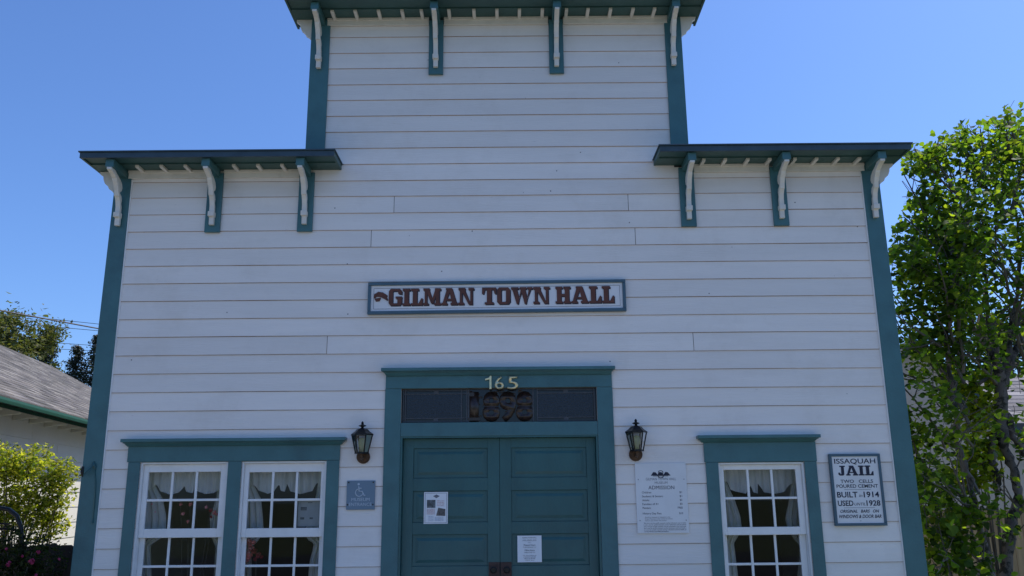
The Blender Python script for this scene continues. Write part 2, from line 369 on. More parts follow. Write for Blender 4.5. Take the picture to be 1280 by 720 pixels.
# body behind the false front: walls, floor, gable roof, dark room inside
bx0, bx1, by1 = -3.85, 3.61, 12.0
b = MB(); b.box(bx0, bx0+.12, .17, by1, 0, 3.02); b.box(bx1-.12, bx1, .17, by1, 0, 3.02); b.box(bx0+.12, bx1-.12, by1-.12, by1, 0, 3.02)
b.prism([(bx0+.02, 3.02), (bx1-.02, 3.02), (-.12, 5.30)], lambda p, k: (p[0], by1-.12 if k == 0 else by1-.01, p[1]))
b.build('rear_wall', M['siding'], H)
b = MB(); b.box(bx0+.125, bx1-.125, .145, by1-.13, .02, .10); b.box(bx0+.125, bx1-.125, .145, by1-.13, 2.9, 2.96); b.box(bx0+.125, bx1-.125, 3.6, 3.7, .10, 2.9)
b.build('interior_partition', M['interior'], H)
b = MB()
for sx in (-1, 1):
    xe = -.12+sx*3.76
    a = [(xe, .32, 3.05), (xe, by1+.3, 3.05), (-.12, by1+.3, 5.42), (-.12, .32, 5.42)]
    b.hexa(a, [(p[0], p[1], p[2]+.06) for p in a])
b.build('roof', M['felt'], H)
b = MB().box(-3.80, 3.56, .16, .30, 3.4, 4.6); b.box(-1.9, 1.66, .16, .30, 4.6, 6.2); b.build('false_front_framing', M['darkwood'], H)
MB().box(bx0-.02, bx1+.02, -.02, .0, -.005, .05).build('foundation', M['concrete'], H)

# --- windows (part > sub-parts)
def head_cap(parent, x0, x1, z0, z1, y=-.105, m='teal'):
    c = MB()
    c.box(x0, x1, y, -.017, z1-.030, z1)
    c.box(x0+.016, x1-.016, y+.016, -.017, z1-.040, z1-.0302)
    c.hexa([(x0+.024,y+.026,z1-.0403),(x1-.024,y+.026,z1-.0403),(x1-.045,-.052,z0),(x0+.045,-.052,z0)][::1],
           [(x0+.024,-.017,z1-.0403),(x1-.024,-.017,z1-.0403),(x1-.045,-.017,z0),(x0+.045,-.017,z0)])
    return c.build('head_moulding', M[m], parent, bevel=.004)
def sash(parent, x0, x1, z0, z1, y, gx, gz, cols=3, rows=2, th=.034):
    """x0..z1 outer size of the sash, gx, gz glass opening"""
    f = MB(); f.box(x0, gx[0], y, y+th, z0, z1); f.box(gx[1], x1, y, y+th, z0, z1)
    f.box(gx[0], gx[1], y, y+th, z0, gz[0]); f.box(gx[0], gx[1], y, y+th, gz[1], z1)
    s = f.build('sash', M['white'], parent, bevel=.003)
    for i in range(1, cols):
        x = gx[0]+(gx[1]-gx[0])*i/cols; MB().box(x-.0105, x+.0105, y+.004, y+.026, gz[0], gz[1]).build('muntin', M['white'], parent, bevel=.003)
    for j in range(1, rows):
        z = gz[0]+(gz[1]-gz[0])*j/rows
        MB().box(gx[0], gx[1], y+.006, y+.024, z-.0105, z+.0105).build('muntin', M['white'], parent, bevel=.003)
    for i in range(cols):
        for j in range(rows):
            a = gx[0]+(gx[1]-gx[0])*i/cols; c = gx[0]+(gx[1]-gx[0])*(i+1)/cols; d = gz[0]+(gz[1]-gz[0])*j/rows; e = gz[0]+(gz[1]-gz[0])*(j+1)/rows
            tx, tz = random.uniform(-.0006, .0006), random.uniform(-.0006, .0006); yy = y+.016
            MB().add([(a,yy-tx-tz,d),(c,yy+tx-tz,d),(c,yy+tx+tz,e),(a,yy-tx+tz,e)], [(0,1,2,3)]).build('pane', M['glass'], parent)
def window(ox0, ox1, oz0, oz1, ug, uz, lg, lz):
    """opening and the glass rectangles of upper and lower sash"""
    fr = MB(); t = .018
    fr.box(ox0+.001, ox0+t, -.012, .135, oz0, oz1-.001); fr.box(ox1-t, ox1-.001, -.012, .135, oz0, oz1-.001)
    fr.box(ox0+t, ox1-t, -.012, .135, oz1-t, oz1-.001); fr.box(ox0+t, ox1-t, -.02, .135, oz0, oz0+.03)
    wn = fr.build('window', M['white'], H, bevel=.002)
    mid = (uz[0]+lz[1])/2
    sash(wn, ox0+t+.001, ox1-t-.001, lz[1]+.003, oz1-t-.001, .020, ug, uz)
    sash(wn, ox0+t+.001, ox1-t-.001, oz0+.031, lz[1]+.055, .060, lg, lz)
    return wn
window(-3.39, -2.589, .70, 1.955, (-3.326, -2.665), (1.366, 1.866), (-3.326, -2.662), (.79, 1.285))
window(-2.465, -1.690, .70, 1.955, (-2.405, -1.745), (1.362, 1.858), (-2.405, -1.745), (.79, 1.281))
window(1.888, 2.672, .70, 1.905, (1.942, 2.600), (1.333, 1.840), (1.942, 2.598), (.76, 1.262))
# casings: window surround part
def casing(name, boxes, cap, y=-.034):
    root = MB().box(*boxes[0][:2], y, -.0165, *boxes[0][2:]).build(name, M['teal'], H, bevel=.004)
    for bxx in boxes[1:]:
        MB().box(*bxx[:2], y+.0025, -.0165, *bxx[2:]).build('casing_board', M['teal'], root, bevel=.003)
    head_cap(root, *cap); return root
casing('window_casing', [(-3.512, -1.570, 1.957, 2.106), (-3.500, -3.391, .62, 1.956), (-2.588, -2.466, .62, 1.956), (-1.689, -1.573, .62, 1.956), (-3.56, -1.53, .57, .618)], (-3.560, -1.512, 2.096, 2.162))
casing('window_casing', [(1.762, 2.790, 1.908, 2.088), (1.772, 1.886, .62, 1.907), (2.673, 2.784, .62, 1.907), (1.74, 2.83, .57, .618)], (1.700, 2.820, 2.086, 2.148))
casing('door_casing', [(-1.168, .943, 2.606, 2.745), (-1.171, -1.021, .0, 2.605), (.798, .945, .0, 2.605)], (-1.205, .970, 2.722, 2.792))
# door head between transom and leaves + reveal
MB().box(-1.020, .796, -.0290, .05, 2.165, 2.290).build('door_head', M['teal'], H, bevel=.003)
r = MB(); r.box(-1.0205, -1.002, -.022, .13, .14, 2.164); r.box(.778, .7965, -.022, .13, .14, 2.164); r.box(-1.002, .778, -.022, .13, 2.150, 2.1645); r.build('door_jamb', M['door'], H)
MB().box(-1.02, .797, -.10, .14, .05, .139).build('threshold', M['concrete'], H, bevel=.01)
MB().box(-1.5, 1.3, -1.3, -.1, -.008, .10).build('doorstep', M['concrete'], H, bevel=.015)
# transom
tz0, tz1 = 2.291, 2.604
t = MB().box(-1.019, .795, .03, .06, tz0, tz1).build('transom', M['bluglass'], H)
def cames(x0, x1):
    m = MB(); w_ = .020
    for z in (tz0+.012, tz1-.032): m.box(x0, x1, .016, .0295, z+.006, z+.016)
    return m
g = MB(); g.box(-.975, -.46, .020, .0295, tz0+.045, tz1-.048); g.build('leaded_pane', M['darkglass'], t)
g = MB(); g.box(.25, .755, .020, .0295, tz0+.045, tz1-.048); g.build('leaded_pane', M['darkglass'], t)
g = MB()
for x in (-1.004, -.985, -.463, -.412, -.395, .205, .245, .775):
    g.box(x-.005, x+.005, .012, .0195, tz0+.004, tz1-.004)
for (a, c) in ((-1.0, -.40), (.24, .78)):
    for z in (tz0+.041, tz1-.046, tz0+.012, tz1-.014): g.box(a, c, .013, .0205, z-.004, z+.004)
    mid = (a+c)/2
    for z in (tz0+.026, tz1-.030): g.box(mid-.022, mid+.022, .014, .0208, z-.018, z+.018)
g.build('lead_came', M['came'], t, kind='stuff')
for x, ch in ((-.345, '1'), (-.185, '8'), (-.03, '9'), (.125, '8')):
    text(ch, x, tz0+.022, .0125, .265, M['brownglass'], t, name='ornate_numeral', width=.085 if ch == '1' else .165, bold=.04, align='C', depth=.008)
MB().box(-.40, -.29, .0118, .0190, tz0+.018, tz0+.045).box(-.39, -.345, .0118, .0190, tz1-.07, tz1-.035).build('numeral_slab', M['brownglass'], t)
g = MB()     # mottled scroll work between the numerals
for i in range(46):
    x = random.uniform(-.385, .195); z = random.uniform(tz0+.02, tz1-.03); r_ = random.uniform(.008, .022)
    pts = [(x+r_*math.cos(a), .0215-i*.00004, z+r_*math.sin(a)) for a in [q*math.pi/4 for q in range(6)]]
    g.tube(pts, .0035, 4)
g.build('scroll_work', M['brownglass'], t, kind='stuff')
# doors (two leaves)
def leaf(x0, x1, panels, hx, side):
    y = .055; zs = sorted(panels, key=lambda p: p[2])
    px0, px1 = panels[0][0], panels[0][1]
    d = MB(); d.box(x0, px0, y, y+.045, .145, 2.148); d.box(px1, x1, y, y+.045, .145, 2.148)
    z = .145
    for p in zs: d.box(px0, px1, y, y+.045, z, p[2]); z = p[3]
    d.box(px0, px1, y, y+.045, z, 2.148)
    L_ = d.build('door', M['door'], H, bevel=.002)
    for p in zs:
        q = MB(); q.box(p[0]+.001, p[1]-.001, y+.016, y+.03, p[2]+.001, p[3]-.001)
        q.hexa([(p[0]+.03,y+.0155,p[2]+.03),(p[1]-.03,y+.0155,p[2]+.03),(p[1]-.03,y+.0155,p[3]-.03),(p[0]+.03,y+.0155,p[3]-.03)],
               [(p[0]+.055,y+.007,p[2]+.055),(p[1]-.055,y+.007,p[2]+.055),(p[1]-.055,y+.007,p[3]-.055),(p[0]+.055,y+.007,p[3]-.055)])
        q.build('door_panel', M['door'], L_, bevel=.0015)
    MB().box(hx-.050, hx+.050, y-.008, y-.0005, .80, 1.050).build('handle_plate', M['rust'], L_, bevel=.002)
    k_ = MB().tube([(hx+side*.006, y-.008, .985), (hx+side*.006, y-.03, .985), (hx+side*.006, y-.048, .985), (hx+side*.006, y-.055, .985)], [.012, .012, .03, .022], 12)
    k_.build('door_knob', M['black'], L_, smooth=False, bevel=.001)
rowsz = [(1.790, 2.060), (1.398, 1.676), (1.018, 1.292), (.62, .90), (.24, .52)]
leaf(-1.000, -.1125, [(-.905, -.222, a, c) for a, c in rowsz], -.164, -1)
leaf(-.1095, .776, [(-.005, .692, a, c) for a, c in rowsz], -.058, 1)

# ------------------------------------------------------------------ slab-serif lettering
def G_(ch):
    sl = .13
    def ring(w_, gap=False):
        o_ = [(.12,0),(w_-.12,0),(w_,.14),(w_,.86),(w_-.12,1),(.12,1),(0,.86),(0,.14)]
        i_ = [(.29,.14),(w_-.29,.14),(w_-.26,.2),(w_-.26,.8),(w_-.29,.86),(.29,.86),(.26,.8),(.26,.2)]
        q = []
        for k in range(8):
            if gap and k == 2: continue
            q.append([o_[k], o_[(k+1) % 8], i_[(k+1) % 8], i_[k]])
        return q
    def bx(a, b, c, d): return [(a,c),(b,c),(b,d),(a,d)]
    if ch == 'I': return .50, [bx(.11,.39,sl,1-sl), bx(0,.5,0,sl), bx(0,.5,1-sl,1)]
    if ch == 'L': return .74, [bx(.11,.39,sl,1-sl), bx(0,.5,1-sl,1), bx(0,.74,0,sl), [(.74,sl),(.74,.42),(.66,.42),(.50,sl)]]
    if ch == 'T': return .86, [bx(.29,.57,sl,1-sl), bx(0,.86,1-sl,1), bx(.16,.70,0,sl), [(0,1-sl),(.17,1-sl),(.10,.62),(0,.62)], [(.86,1-sl),(.69,1-sl),(.76,.62),(.86,.62)]]
    if ch == 'H': return .92, [bx(.09,.35,sl,1-sl), bx(.57,.83,sl,1-sl), bx(.35,.57,.42,.57), bx(0,.43,0,sl), bx(0,.43,1-sl,1), bx(.49,.92,0,sl), bx(.49,.92,1-sl,1)]
    if ch == 'N': return 1.0, [bx(.09,.25,sl,1-sl), bx(.76,.91,0,1-sl), [(.25,1-sl),(.42,1-sl),(.76,.10),(.76,0),(.66,0),(.25,.72)], bx(0,.36,0,sl), bx(0,.44,1-sl,1), bx(.64,1.0,1-sl,1)]
    if ch == 'M': return 1.12, [bx(.09,.24,sl,1-sl), bx(.80,1.03,sl,1-sl), [(.24,1-sl),(.40,1-sl),(.58,.38),(.58,.10),(.50,.10),(.24,.72)], [(.80,1-sl),(.74,1-sl),(.58,.38),(.58,.10),(.66,.10),(.80,.6)], bx(0,.34,0,sl), bx(.70,1.12,0,sl), bx(0,.40,1-sl,1), bx(.74,1.12,1-sl,1)]
    if ch == 'A': return 1.04, [[(.08,sl),(.27,sl),(.52,.80),(.52,1),(.36,1)], [(.97,sl),(.67,sl),(.52,.72),(.52,1),(.68,1)], bx(.34,.72,.26,.37), bx(0,.38,0,sl), bx(.58,1.04,0,sl), bx(.28,.68,1-sl+.02,1.0)]
    if ch == 'W': return 1.30, [[(.08,1-sl),(.36,1-sl),(.50,.30),(.44,0),(.34,0)], [(.50,.30),(.44,0),(.40,0),(.60,1-sl),(.70,1-sl)], [(.60,1-sl),(.86,1-sl),(.98,.30),(.92,0),(.82,0)], [(.98,.30),(.92,0),(.90,0),(1.08,1-sl),(1.20,1-sl)], bx(0,.46,1-sl,1), bx(.52,.94,1-sl,1), bx(.98,1.30,1-sl,1)]
    if ch == 'O': return .80, ring(.80)
    if ch == 'G': return .84, ring(.84, True)[:]+[bx(.56,.84,.14,.46), bx(.44,.86,.42,.54), [(.60,.70),(.84,.66),(.84,.86),(.60,.86)]]
    if ch == 'J': return .62, [bx(.26,.52,.12,1-sl), bx(.14,.62,1-sl,1), [(.52,.12),(.42,0),(.12,0),(.0,.12),(.0,.30),(.16,.30),(.18,.16),(.26,.13)]]
def slab(word, x, z, y, h, width, m, parent, name, gap=.02, dx=0, dz=0, rot=0.0, depth=.004, xc=None):
    tot = sum(G_(c)[0] for c in word)+gap*(len(word)-1); k = width/tot; cx = 0; n = 0
    for c in word:
        wd, ps = G_(c); mb = MB()
        for p in ps:
            n += 1; e = n*.00006
            def fn(q, kk, e=e, cx=cx):
                X = x+(cx+q[0])*k+dx; return (X, (y-e) if kk == 0 else y+depth, z+q[1]*h+dz+(X-x)*math.tan(rot))
            mb.prism(p, fn)
        mb.build(name, m, parent); cx += wd+gap
# main sign
SG = thing('hall_name_sign', 'long white board reading GILMAN TOWN HALL in red-brown slab letters, thin teal frame', 'sign', (-.12, -.04, 3.47))
sc = [(-1.3665+.006, 3.630), (1.111, 3.640), (1.106, 3.322), (-1.360, 3.305)]
y = -.052
def fr_edge(p, q, off):
    pass
rt = math.atan2(.012, 2.47)
xa, xb, za, zb = -1.358, 1.104, 3.311, 3.622
tz = lambda x: (x-xa)*math.tan(rt)
pn = MB().hexa([(xa+.02,y+.012,za+.02),(xb-.02,y+.012,za+.02+tz(xb)),(xb-.02,y+.012,zb-.02+tz(xb)),(xa+.02,y+.012,zb-.02)], [(xa+.02,-.018,za+.02),(xb-.02,-.018,za+.02+tz(xb)),(xb-.02,-.018,zb-.02+tz(xb)),(xa+.02,-.018,zb-.02)]).build('sign_panel', M['signwhite'], SG)
w_ = .030
for (x0, x1, z0, z1) in ((xa, xb, zb-w_, zb), (xa, xb, za, za+w_)):
    MB().hexa([(x0,y-.006,z0),(x1,y-.006,z0+tz(x1)),(x1,y-.006,z1+tz(x1)),(x0,y-.006,z1)], [(x0,-.018,z0),(x1,-.018,z0+tz(x1)),(x1,-.018,z1+tz(x1)),(x0,-.018,z1)]).build('sign_frame', M['frameblue'], SG, bevel=.004)
for (x0, x1) in ((xa, xa+w_), (xb-w_, xb)):
    MB().box(x0, x1, y-.0045, -.018, za+w_+.001+tz(x0), zb-w_-.001+tz(x0)).build('sign_frame', M['frameblue'], SG, bevel=.004)
g = MB(); e = .058
for (x0, x1, z0, z1) in ((xa+e, xb-e, zb-e, zb-e+.0035), (xa+e, xb-e, za+e-.006, za+e-.0025)):
    g.hexa([(x0,y+.0105,z0),(x1,y+.0105,z0+tz(x1)),(x1,y+.0105,z1+tz(x1)),(x0,y+.0105,z1)], [(x0,y+.0118,z0),(x1,y+.0118,z0+tz(x1)),(x1,y+.0118,z1+tz(x1)),(x0,y+.0118,z1)])
for x0 in (xa+e-.004, xb-e): g.box(x0, x0+.0035, y+.0106, y+.0118, za+e-.004+tz(x0), zb-e+.002+tz(x0))
g.build('border_line', M['greyink'], SG)
for word, x0, x1 in (('GILMAN', -1.158, -.345), ('TOWN', -.268, .378), ('HALL', .432, .992)):
    zz = 3.394+tz(x0)
    slab(word, x0, zz, y+.004, .164, x1-x0, M['lettering'], SG, 'letter', gap=.045, rot=rt)
    slab(word, x0, zz, y+.009, .164, x1-x0, M['lettershadow'], SG, 'letter_shadow', gap=.045, dx=.008, dz=-.008, rot=rt, depth=.0028)
g = MB()    # leaf flourish before the G
def blade(pts, wd):
    n = len(pts); a = []; b_ = []
    for i, (px_, pz_) in enumerate(pts):
        j0, j1 = pts[max(i-1, 0)], pts[min(i+1, n-1)]; tx, tz_ = j1[0]-j0[0], j1[1]-j0[1]; l = math.hypot(tx, tz_); nx, nz = -tz_/l, tx/l
        ww = wd*math.sin(math.pi*(i+.35)/(n-.3)); a.append((px_+nx*ww, pz_+nz*ww)); b_.append((px_-nx*ww, pz_-nz*ww))
    for i in range(n-1):
        g.prism([a[i], a[i+1], b_[i+1], b_[i]], lambda p, k, i=i: (p[0], y+.004+i*.00005 if k == 0 else y+.0115, p[1]))
blade([(-1.295,3.468),(-1.285,3.495),(-1.255,3.508),(-1.22,3.500),(-1.19,3.475),(-1.165,3.445)], .026)
blade([(-1.225,3.525),(-1.215,3.505),(-1.19,3.49),(-1.168,3.487)], .018)
blade([(-1.29,3.462),(-1.275,3.452),(-1.25,3.455),(-1.235,3.47)], .018)
g.build('leaf_flourish', M['lettering'], SG)

# house number
HN = thing('house_number', 'gold numerals 165 fixed to the teal board above the door', 'house number', (-.085, -.05, 2.65))
g = MB(); g.prism([(-.200,2.592),(-.181,2.592),(-.181,2.717),(-.194,2.717),(-.205,2.700),(-.240,2.690),(-.240,2.674),(-.200,2.682)], lambda p, k: (p[0], -.056 if k == 0 else -.037, p[1]))
g.build('numeral', M['brass'], HN, bevel=.002)
for ch, x0, x1 in (('6', -.150, -.066), ('5', -.032, .068)):
    text(ch, x0, 2.592, -.056, .125, M['brass'], HN, name='numeral', width=x1-x0, bold=.006, depth=.018)

# wheelchair sign
DS = thing('museum_entrance_sign', 'slate blue square sign with wheelchair symbol and MUSEUM ENTRANCE, left of door', 'sign', (-1.37, -.03, 1.64))
MB().box(-1.497, -1.240, -.030, -.0165, 1.517, 1.773).build('sign_panel', M['slate'], DS, bevel=.002)
for x, z in ((-1.48, 1.757), (-1.257, 1.757), (-1.484, 1.562), (-1.256, 1.562)):
    MB().tube([(x, -.030, z), (x, -.0345, z)], .007, 8).build('screw', M['black'], DS)
text('MUSEUM', -1.369, 1.593, -.0315, .030, M['symbol'], DS, width=.165, align='C')
text('ENTRANCE', -1.369, 1.550, -.0315, .030, M['symbol'], DS, width=.205, align='C')
g = MB(); cx, cz = -1.382, 1.672
g.tube([(cx+.034*math.cos(a), -.031, cz-.004+.034*math.sin(a)) for a in [R(110+i*15) for i in range(17)]], .0042, 5)
g.tube([(cx-.006, -.0312, cz+.052), (cx-.002, -.0312, cz+.008), (cx+.026, -.0312, cz+.006), (cx+.046, -.0312, cz-.032), (cx+.056, -.0312, cz-.026)], .0052, 5)
g.tube([(cx-.004, -.0313, cz+.034), (cx+.020, -.0313, cz+.034)], .0042, 5)
g.lathe([(0, -.002), (.010, -.002), (.010, .003), (0, .003)], (0, 0, 0), 3)
g.v = g.v[:-12]; g.f = [f for f in g.f if max(f) < len(g.v)]; g.m = g.m[:len(g.f)]
g.tube([(cx-.008, -.030, cz+.070), (cx-.008, -.0335, cz+.070)], .0105, 10)
g.build('wheelchair_symbol', M['symbol'], DS)

# admission sign
AS = thing('admission_sign', 'large white sheet headed ADMISSION with price list, right of the door', 'sign', (1.36, -.03, 1.6))
yA = -.028
MB().box(1.124, 1.588, yA, -.0165, 1.288, 1.905).build('sign_panel', M['signwhite'], AS, bevel=.0015)
for x, z in ((1.15, 1.76), (1.565, 1.76), (1.15, 1.40), (1.565, 1.40)): MB().tube([(x, yA, z), (x, yA-.003, z)], .0045, 8).build('screw', M['greyink'], AS)
yt = yA-.0008
text('GILMAN TOWN HALL', 1.356, 1.752, yt, .024, M['greyink'], AS, width=.275, align='C')
text('MUSEUM', 1.356, 1.720, yt, .022, M['greyink'], AS, width=.115, align='C')
text('ADMISSION', 1.356, 1.672, yt, .034, M['ink'], AS, width=.235, align='C')
for i, (a, b_) in enumerate((('Children', '$1'), ('Students & Seniors', '$1'), ('Adults', '$2'), ('Families of 4+', '$5'), ('Members', 'FREE'), ('History Day Pass', '$10'))):
    z = 1.637-.034*i-(.014 if i == 5 else 0)
    text(a, 1.178, z, yt, .018, M['ink'], AS, width=.0105*len(a)); text(b_, 1.54-.011*len(b_), z, yt, .018, M['ink'], AS, width=.011*len(b_))
for i, a in enumerate(('Another museum in Issaquah is the', 'Depot Museum at the restored railway', 'station just down the street')):
    text(a, 1.195, 1.424-.015*i, yt, .0105, M['greyink'], AS, width=.0069*len(a))
for i in range(6):
    text('We are a not for profit museum run by volunteers and we thank you all'[i:60+i], 1.182, 1.372-.0145*i, yt, .0105, M['ink'], AS, width=.38 if i < 5 else .22)
g = MB()
for i in range(3):
    x = 1.30+i*.055; g.prism([(x-.035, 1.793), (x+.035, 1.793), (x+.012, 1.822), (x-.01, 1.826)], lambda p, k, i=i: (p[0], yt-.0002*i if k == 0 else yt+.001, p[1]))
g.prism([(1.285, 1.787), (1.425, 1.787), (1.425, 1.791), (1.285, 1.791)], lambda p, k: (p[0], yt if k == 0 else yt+.001, p[1]))
g.tube([(1.356+.026*math.cos(a), yt, 1.798+.026*math.sin(a)) for a in [R(180+i*15) for i in range(13)]], .004, 5)
g.tube([(1.356+.022*math.cos(a), yt, 1.820+.018*math.sin(a)) for a in [R(i*30) for i in range(13)]], .003, 5)
g.build('logo', M['ink'], AS)

# jail sign
JS = thing('jail_sign', 'white board with teal frame, reading ISSAQUAH JAIL, beside the right corner', 'sign', (3.13, -.04, 1.65))
yJ = -.040; a0, a1, c0, c1 = 2.896, 3.363, 1.337, 1.972
MB().box(a0+.018, a1-.018, yJ, -.0165, c0+.018, c1-.018).build('sign_panel', M['signwhite'], JS)
for q in ((a0, a1, c1-.024, c1), (a0, a1, c0, c0+.024), (a0, a0+.024, c0+.0245, c1-.0245), (a1-.024, a1, c0+.0245, c1-.0245)):
    MB().box(q[0], q[1], yJ-.010, -.0165, q[2], q[3]).build('sign_frame', M['frameblue'], JS, bevel=.003)
yt = yJ-.001; xm = (a0+a1)/2
text('ISSAQUAH', xm, 1.885, yt, .045, M['ink'], JS, width=.375, align='C', bold=.01)
slab('JAIL', xm-.160, 1.778, yt-.0004, .088, .32, M['ink'], JS, 'letter', gap=.06, depth=.002)
text('TWO   CELLS', xm, 1.713, yt, .030, M['ink'], JS, width=.295, align='C', bold=.01)
text('POURED CEMENT', xm, 1.670, yt, .031, M['ink'], JS, width=.375, align='C', bold=.010)
text('BUILT', xm-.19, 1.586, yt, .050, M['ink'], JS, width=.185, bold=.02); text('in', xm+.006, 1.588, yt, .028, M['ink'], JS, width=.032, shear=.3)
text('1914', xm+.05, 1.586, yt, .050, M['ink'], JS, width=.140, bold=.02)
text('USED', xm-.19, 1.512, yt, .048, M['ink'], JS, width=.140, bold=.02); text('UNTIL', xm-.042, 1.514, yt, .026, M['ink'], JS, width=.100, shear=.3)
text('1928', xm+.068, 1.512, yt, .048, M['ink'], JS, width=.125, bold=.02)
text('ORIGINAL   BARS   ON', xm, 1.452, yt, .027, M['ink'], JS, width=.35, align='C', shear=.3, bold=.018)
text('WINDOWS & DOOR BAR', xm, 1.405, yt, .030, M['ink'], JS, width=.38, align='C', shear=.3, bold=.018)
g = MB(); g.box(xm-.12, xm+.12, yt, yt+.0015, 1.652, 1.655); g.box(xm-.14, xm+.14, yt, yt+.0015, 1.493, 1.496); g.box(xm-.008, xm+.006, yt, yt+.0015, 1.378, 1.382); g.build('divider_line', M['greyink'], JS)

# posters on the doors
P1 = thing('event_poster', 'white poster with two photographs taped to the left door leaf', 'poster', (-.69, .05, 1.52))
MB().box(-.803, -.585, .0505, .0545, 1.386, 1.667).build('sheet', M['paper'], P1)
yp = .0492
g = MB()
for q in ((-.793, -.595, 1.655, 1.658), (-.793, -.595, 1.394, 1.397), (-.793, -.790, 1.394, 1.658), (-.598, -.595, 1.394, 1.658)): g.box(q[0], q[1], yp+.0003, yp+.0012, q[2], q[3])
g.build('border_line', M['greyink'], P1)
MB().box(-.776, -.698, yp, yp+.001, 1.527, 1.597).build('picture', M['photo'], P1)
MB().hexa([(-.690,yp,1.458),(-.608,yp,1.455),(-.607,yp,1.515),(-.672,yp,1.528)], [(-.690,yp+.001,1.458),(-.608,yp+.001,1.455),(-.607,yp+.001,1.515),(-.672,yp+.001,1.528)]).build('picture', M['oldphoto'], P1)
for i in range(4): text(['Summer events', 'open all days', 'at the hall', 'free entry'][i], -.684, 1.585-.014*i, yp, .009, M['redink'], P1, width=.066)
for i in range(5): text('music and stories for all', -.776, 1.512-.0105*i, yp, .008, M['redink'], P1, width=.072)
for i in range(4): text('join us there', -.76, 1.448-.012*i, yp, .008, M['blueink'], P1, width=.045); text('every weekend in town', -.70, 1.442-.010*i, yp, .008, M['blueink'], P1, width=.078)
MB().prism([(-.72, 1.630), (-.69, 1.645), (-.66, 1.630), (-.69, 1.612)], lambda p, k: (p[0], yp if k == 0 else yp+.001, p[1])).build('logo', M['greyink'], P1)
P2 = thing('hours_notice', 'white sheet of opening hours taped to the right door leaf', 'notice', (.155, .05, 1.16))
MB().box(.046, .264, .0505, .0545, 1.046, 1.276).build('sheet', M['paper'], P2)
for i, (s_, z, h_, wd, m_) in enumerate((('GILMAN TOWN HALL', 1.252, .012, .13, 'greyink'), ('MUSEUM', 1.228, .014, .12, 'greyink'), ('open', 1.212, .007, .03, 'greyink'), ('Museum Hours', 1.188, .014, .105, 'ink'), ('Thursday Friday Saturday 11 to 3', 1.172, .009, .12, 'greyink'),
        ('Office Hours', 1.143, .013, .09, 'ink'), ('Monday to Friday 9 to 5', 1.127, .009, .10, 'greyink'), ('For tours please call', 1.101, .008, .12, 'greyink'), ('or stop by the museum desk', 1.087, .010, .11, 'greyink'), ('Visit us on the web', 1.073, .010, .10, 'ink'), ('thank you', 1.060, .008, .08, 'greyink'))):
    text(s_, .155, z, yp, h_, M[m_], P2, width=wd, align='C')

# wall lanterns
def lantern(x, label, first=None):
    y = -.125; z1 = 2.172; z0 = 2.022
    L_ = thing('wall_lantern', label, 'lamp', (x, 0, 2.0), 'lanterns either side of the door')
    def ring(hw, z): return [(x-hw*.5, y-hw*.866, z), (x+hw*.5, y-hw*.866, z), (x+hw, y, z), (x+hw*.5, y+hw*.866, z), (x-hw*.5, y+hw*.866, z), (x-hw, y, z)]
    ta, ba = ring(.092, z1), ring(.058, z0)
    g = MB()
    for i in range(6): g.tube([ta[i], ba[i]], .0065, 5)
    g.add(ring(.102, z1)+ring(.102, z1+.012)+ring(.070, z1+.034)+ring(.050, z1+.055)+ring(.016, z1+.068), [tuple(range(5, -1, -1))]+[(r_*6+i, r_*6+(i+1) % 6, (r_+1)*6+(i+1) % 6, (r_+1)*6+i) for r_ in range(4) for i in range(6)]+[tuple(range(24, 30))])
    g.add(ring(.064, z0-.014)+ring(.064, z0), [tuple(range(5, -1, -1)), tuple(range(6, 12))]+[(i, (i+1) % 6, 6+(i+1) % 6, 6+i) for i in range(6)])
    g.lathe([(.014, 0), (.010, .008), (.034, .016), (.034, .022), (.014, .030), (.010, .036), (.014, .044), (.004, .058), (0, .060)], (x, y, z1+.068), 10)
    g.build('lantern_frame', M['black'], L_)
    g = MB()
    for i in range(6): g.add([ta[i], ta[(i+1) % 6], ba[(i+1) % 6], ba[i]], [(0, 1, 2, 3)])
    g.build('lamp_glass', M['lampglass'], L_)
    MB().lathe([(0, .0), (.020, .0), (.020, .035), (.030, .05), (.033, .085), (.026, .115), (0, .125)], (x, y, z0+.005), 14).build('bulb', M['globe'], L_, smooth=True)
    g = MB().tube([(x, -.0165, 1.985), (x, -.034, 1.985)], .062, 22); g.tube([(x, -.035, 1.985), (x, -.048, 1.985)], .046, 20)
    g.tube([(x, -.045, 1.985), (x, -.09, 1.965), (x, -.125, 1.975), (x, y, z0-.015)], .014, 8)
    g.build('mounting_plate', M['bronze'], L_, bevel=.002)
lantern(-1.356, 'black carriage lantern on siding left of the door, above the blue sign')
lantern(1.136, 'black carriage lantern on siding right of the door, above the admission list')

# old hook and cord on the left corner board
HK = thing('wall_hook', 'small iron hook with hanging cord painted over, on the left teal corner board', 'hook', (-3.8, -.04, 1.8))
hp = lambda px, py, Y: (at(px, py, Y)[0], Y, at(px, py, Y)[1])
MB().tube([hp(104, 594, -.10), hp(110, 588, -.085), hp(117, 581, -.05)], .007, 6).build('hook_arm', M['door'], HK)
MB().tube([hp(104, 583, -.10), hp(102.5, 590, -.105), hp(103, 596, -.10)], [.010, .015, .008], 8).build('hook_weight', M['black'], HK)
MB().tube([hp(117, 577, -.038), hp(117.5, 582, -.042), hp(119, 586, -.038)], [.008, .018, .010], 8).build('eye_plate', M['door'], HK)
MB().tube([hp(118, 585, -.042), hp(119.5, 600, -.040), hp(118.5, 620, -.042), hp(116, 648, -.040), hp(115, 654, -.044)], [.005, .004, .005, .004, .009], 6).build('cord', M['door'], HK)

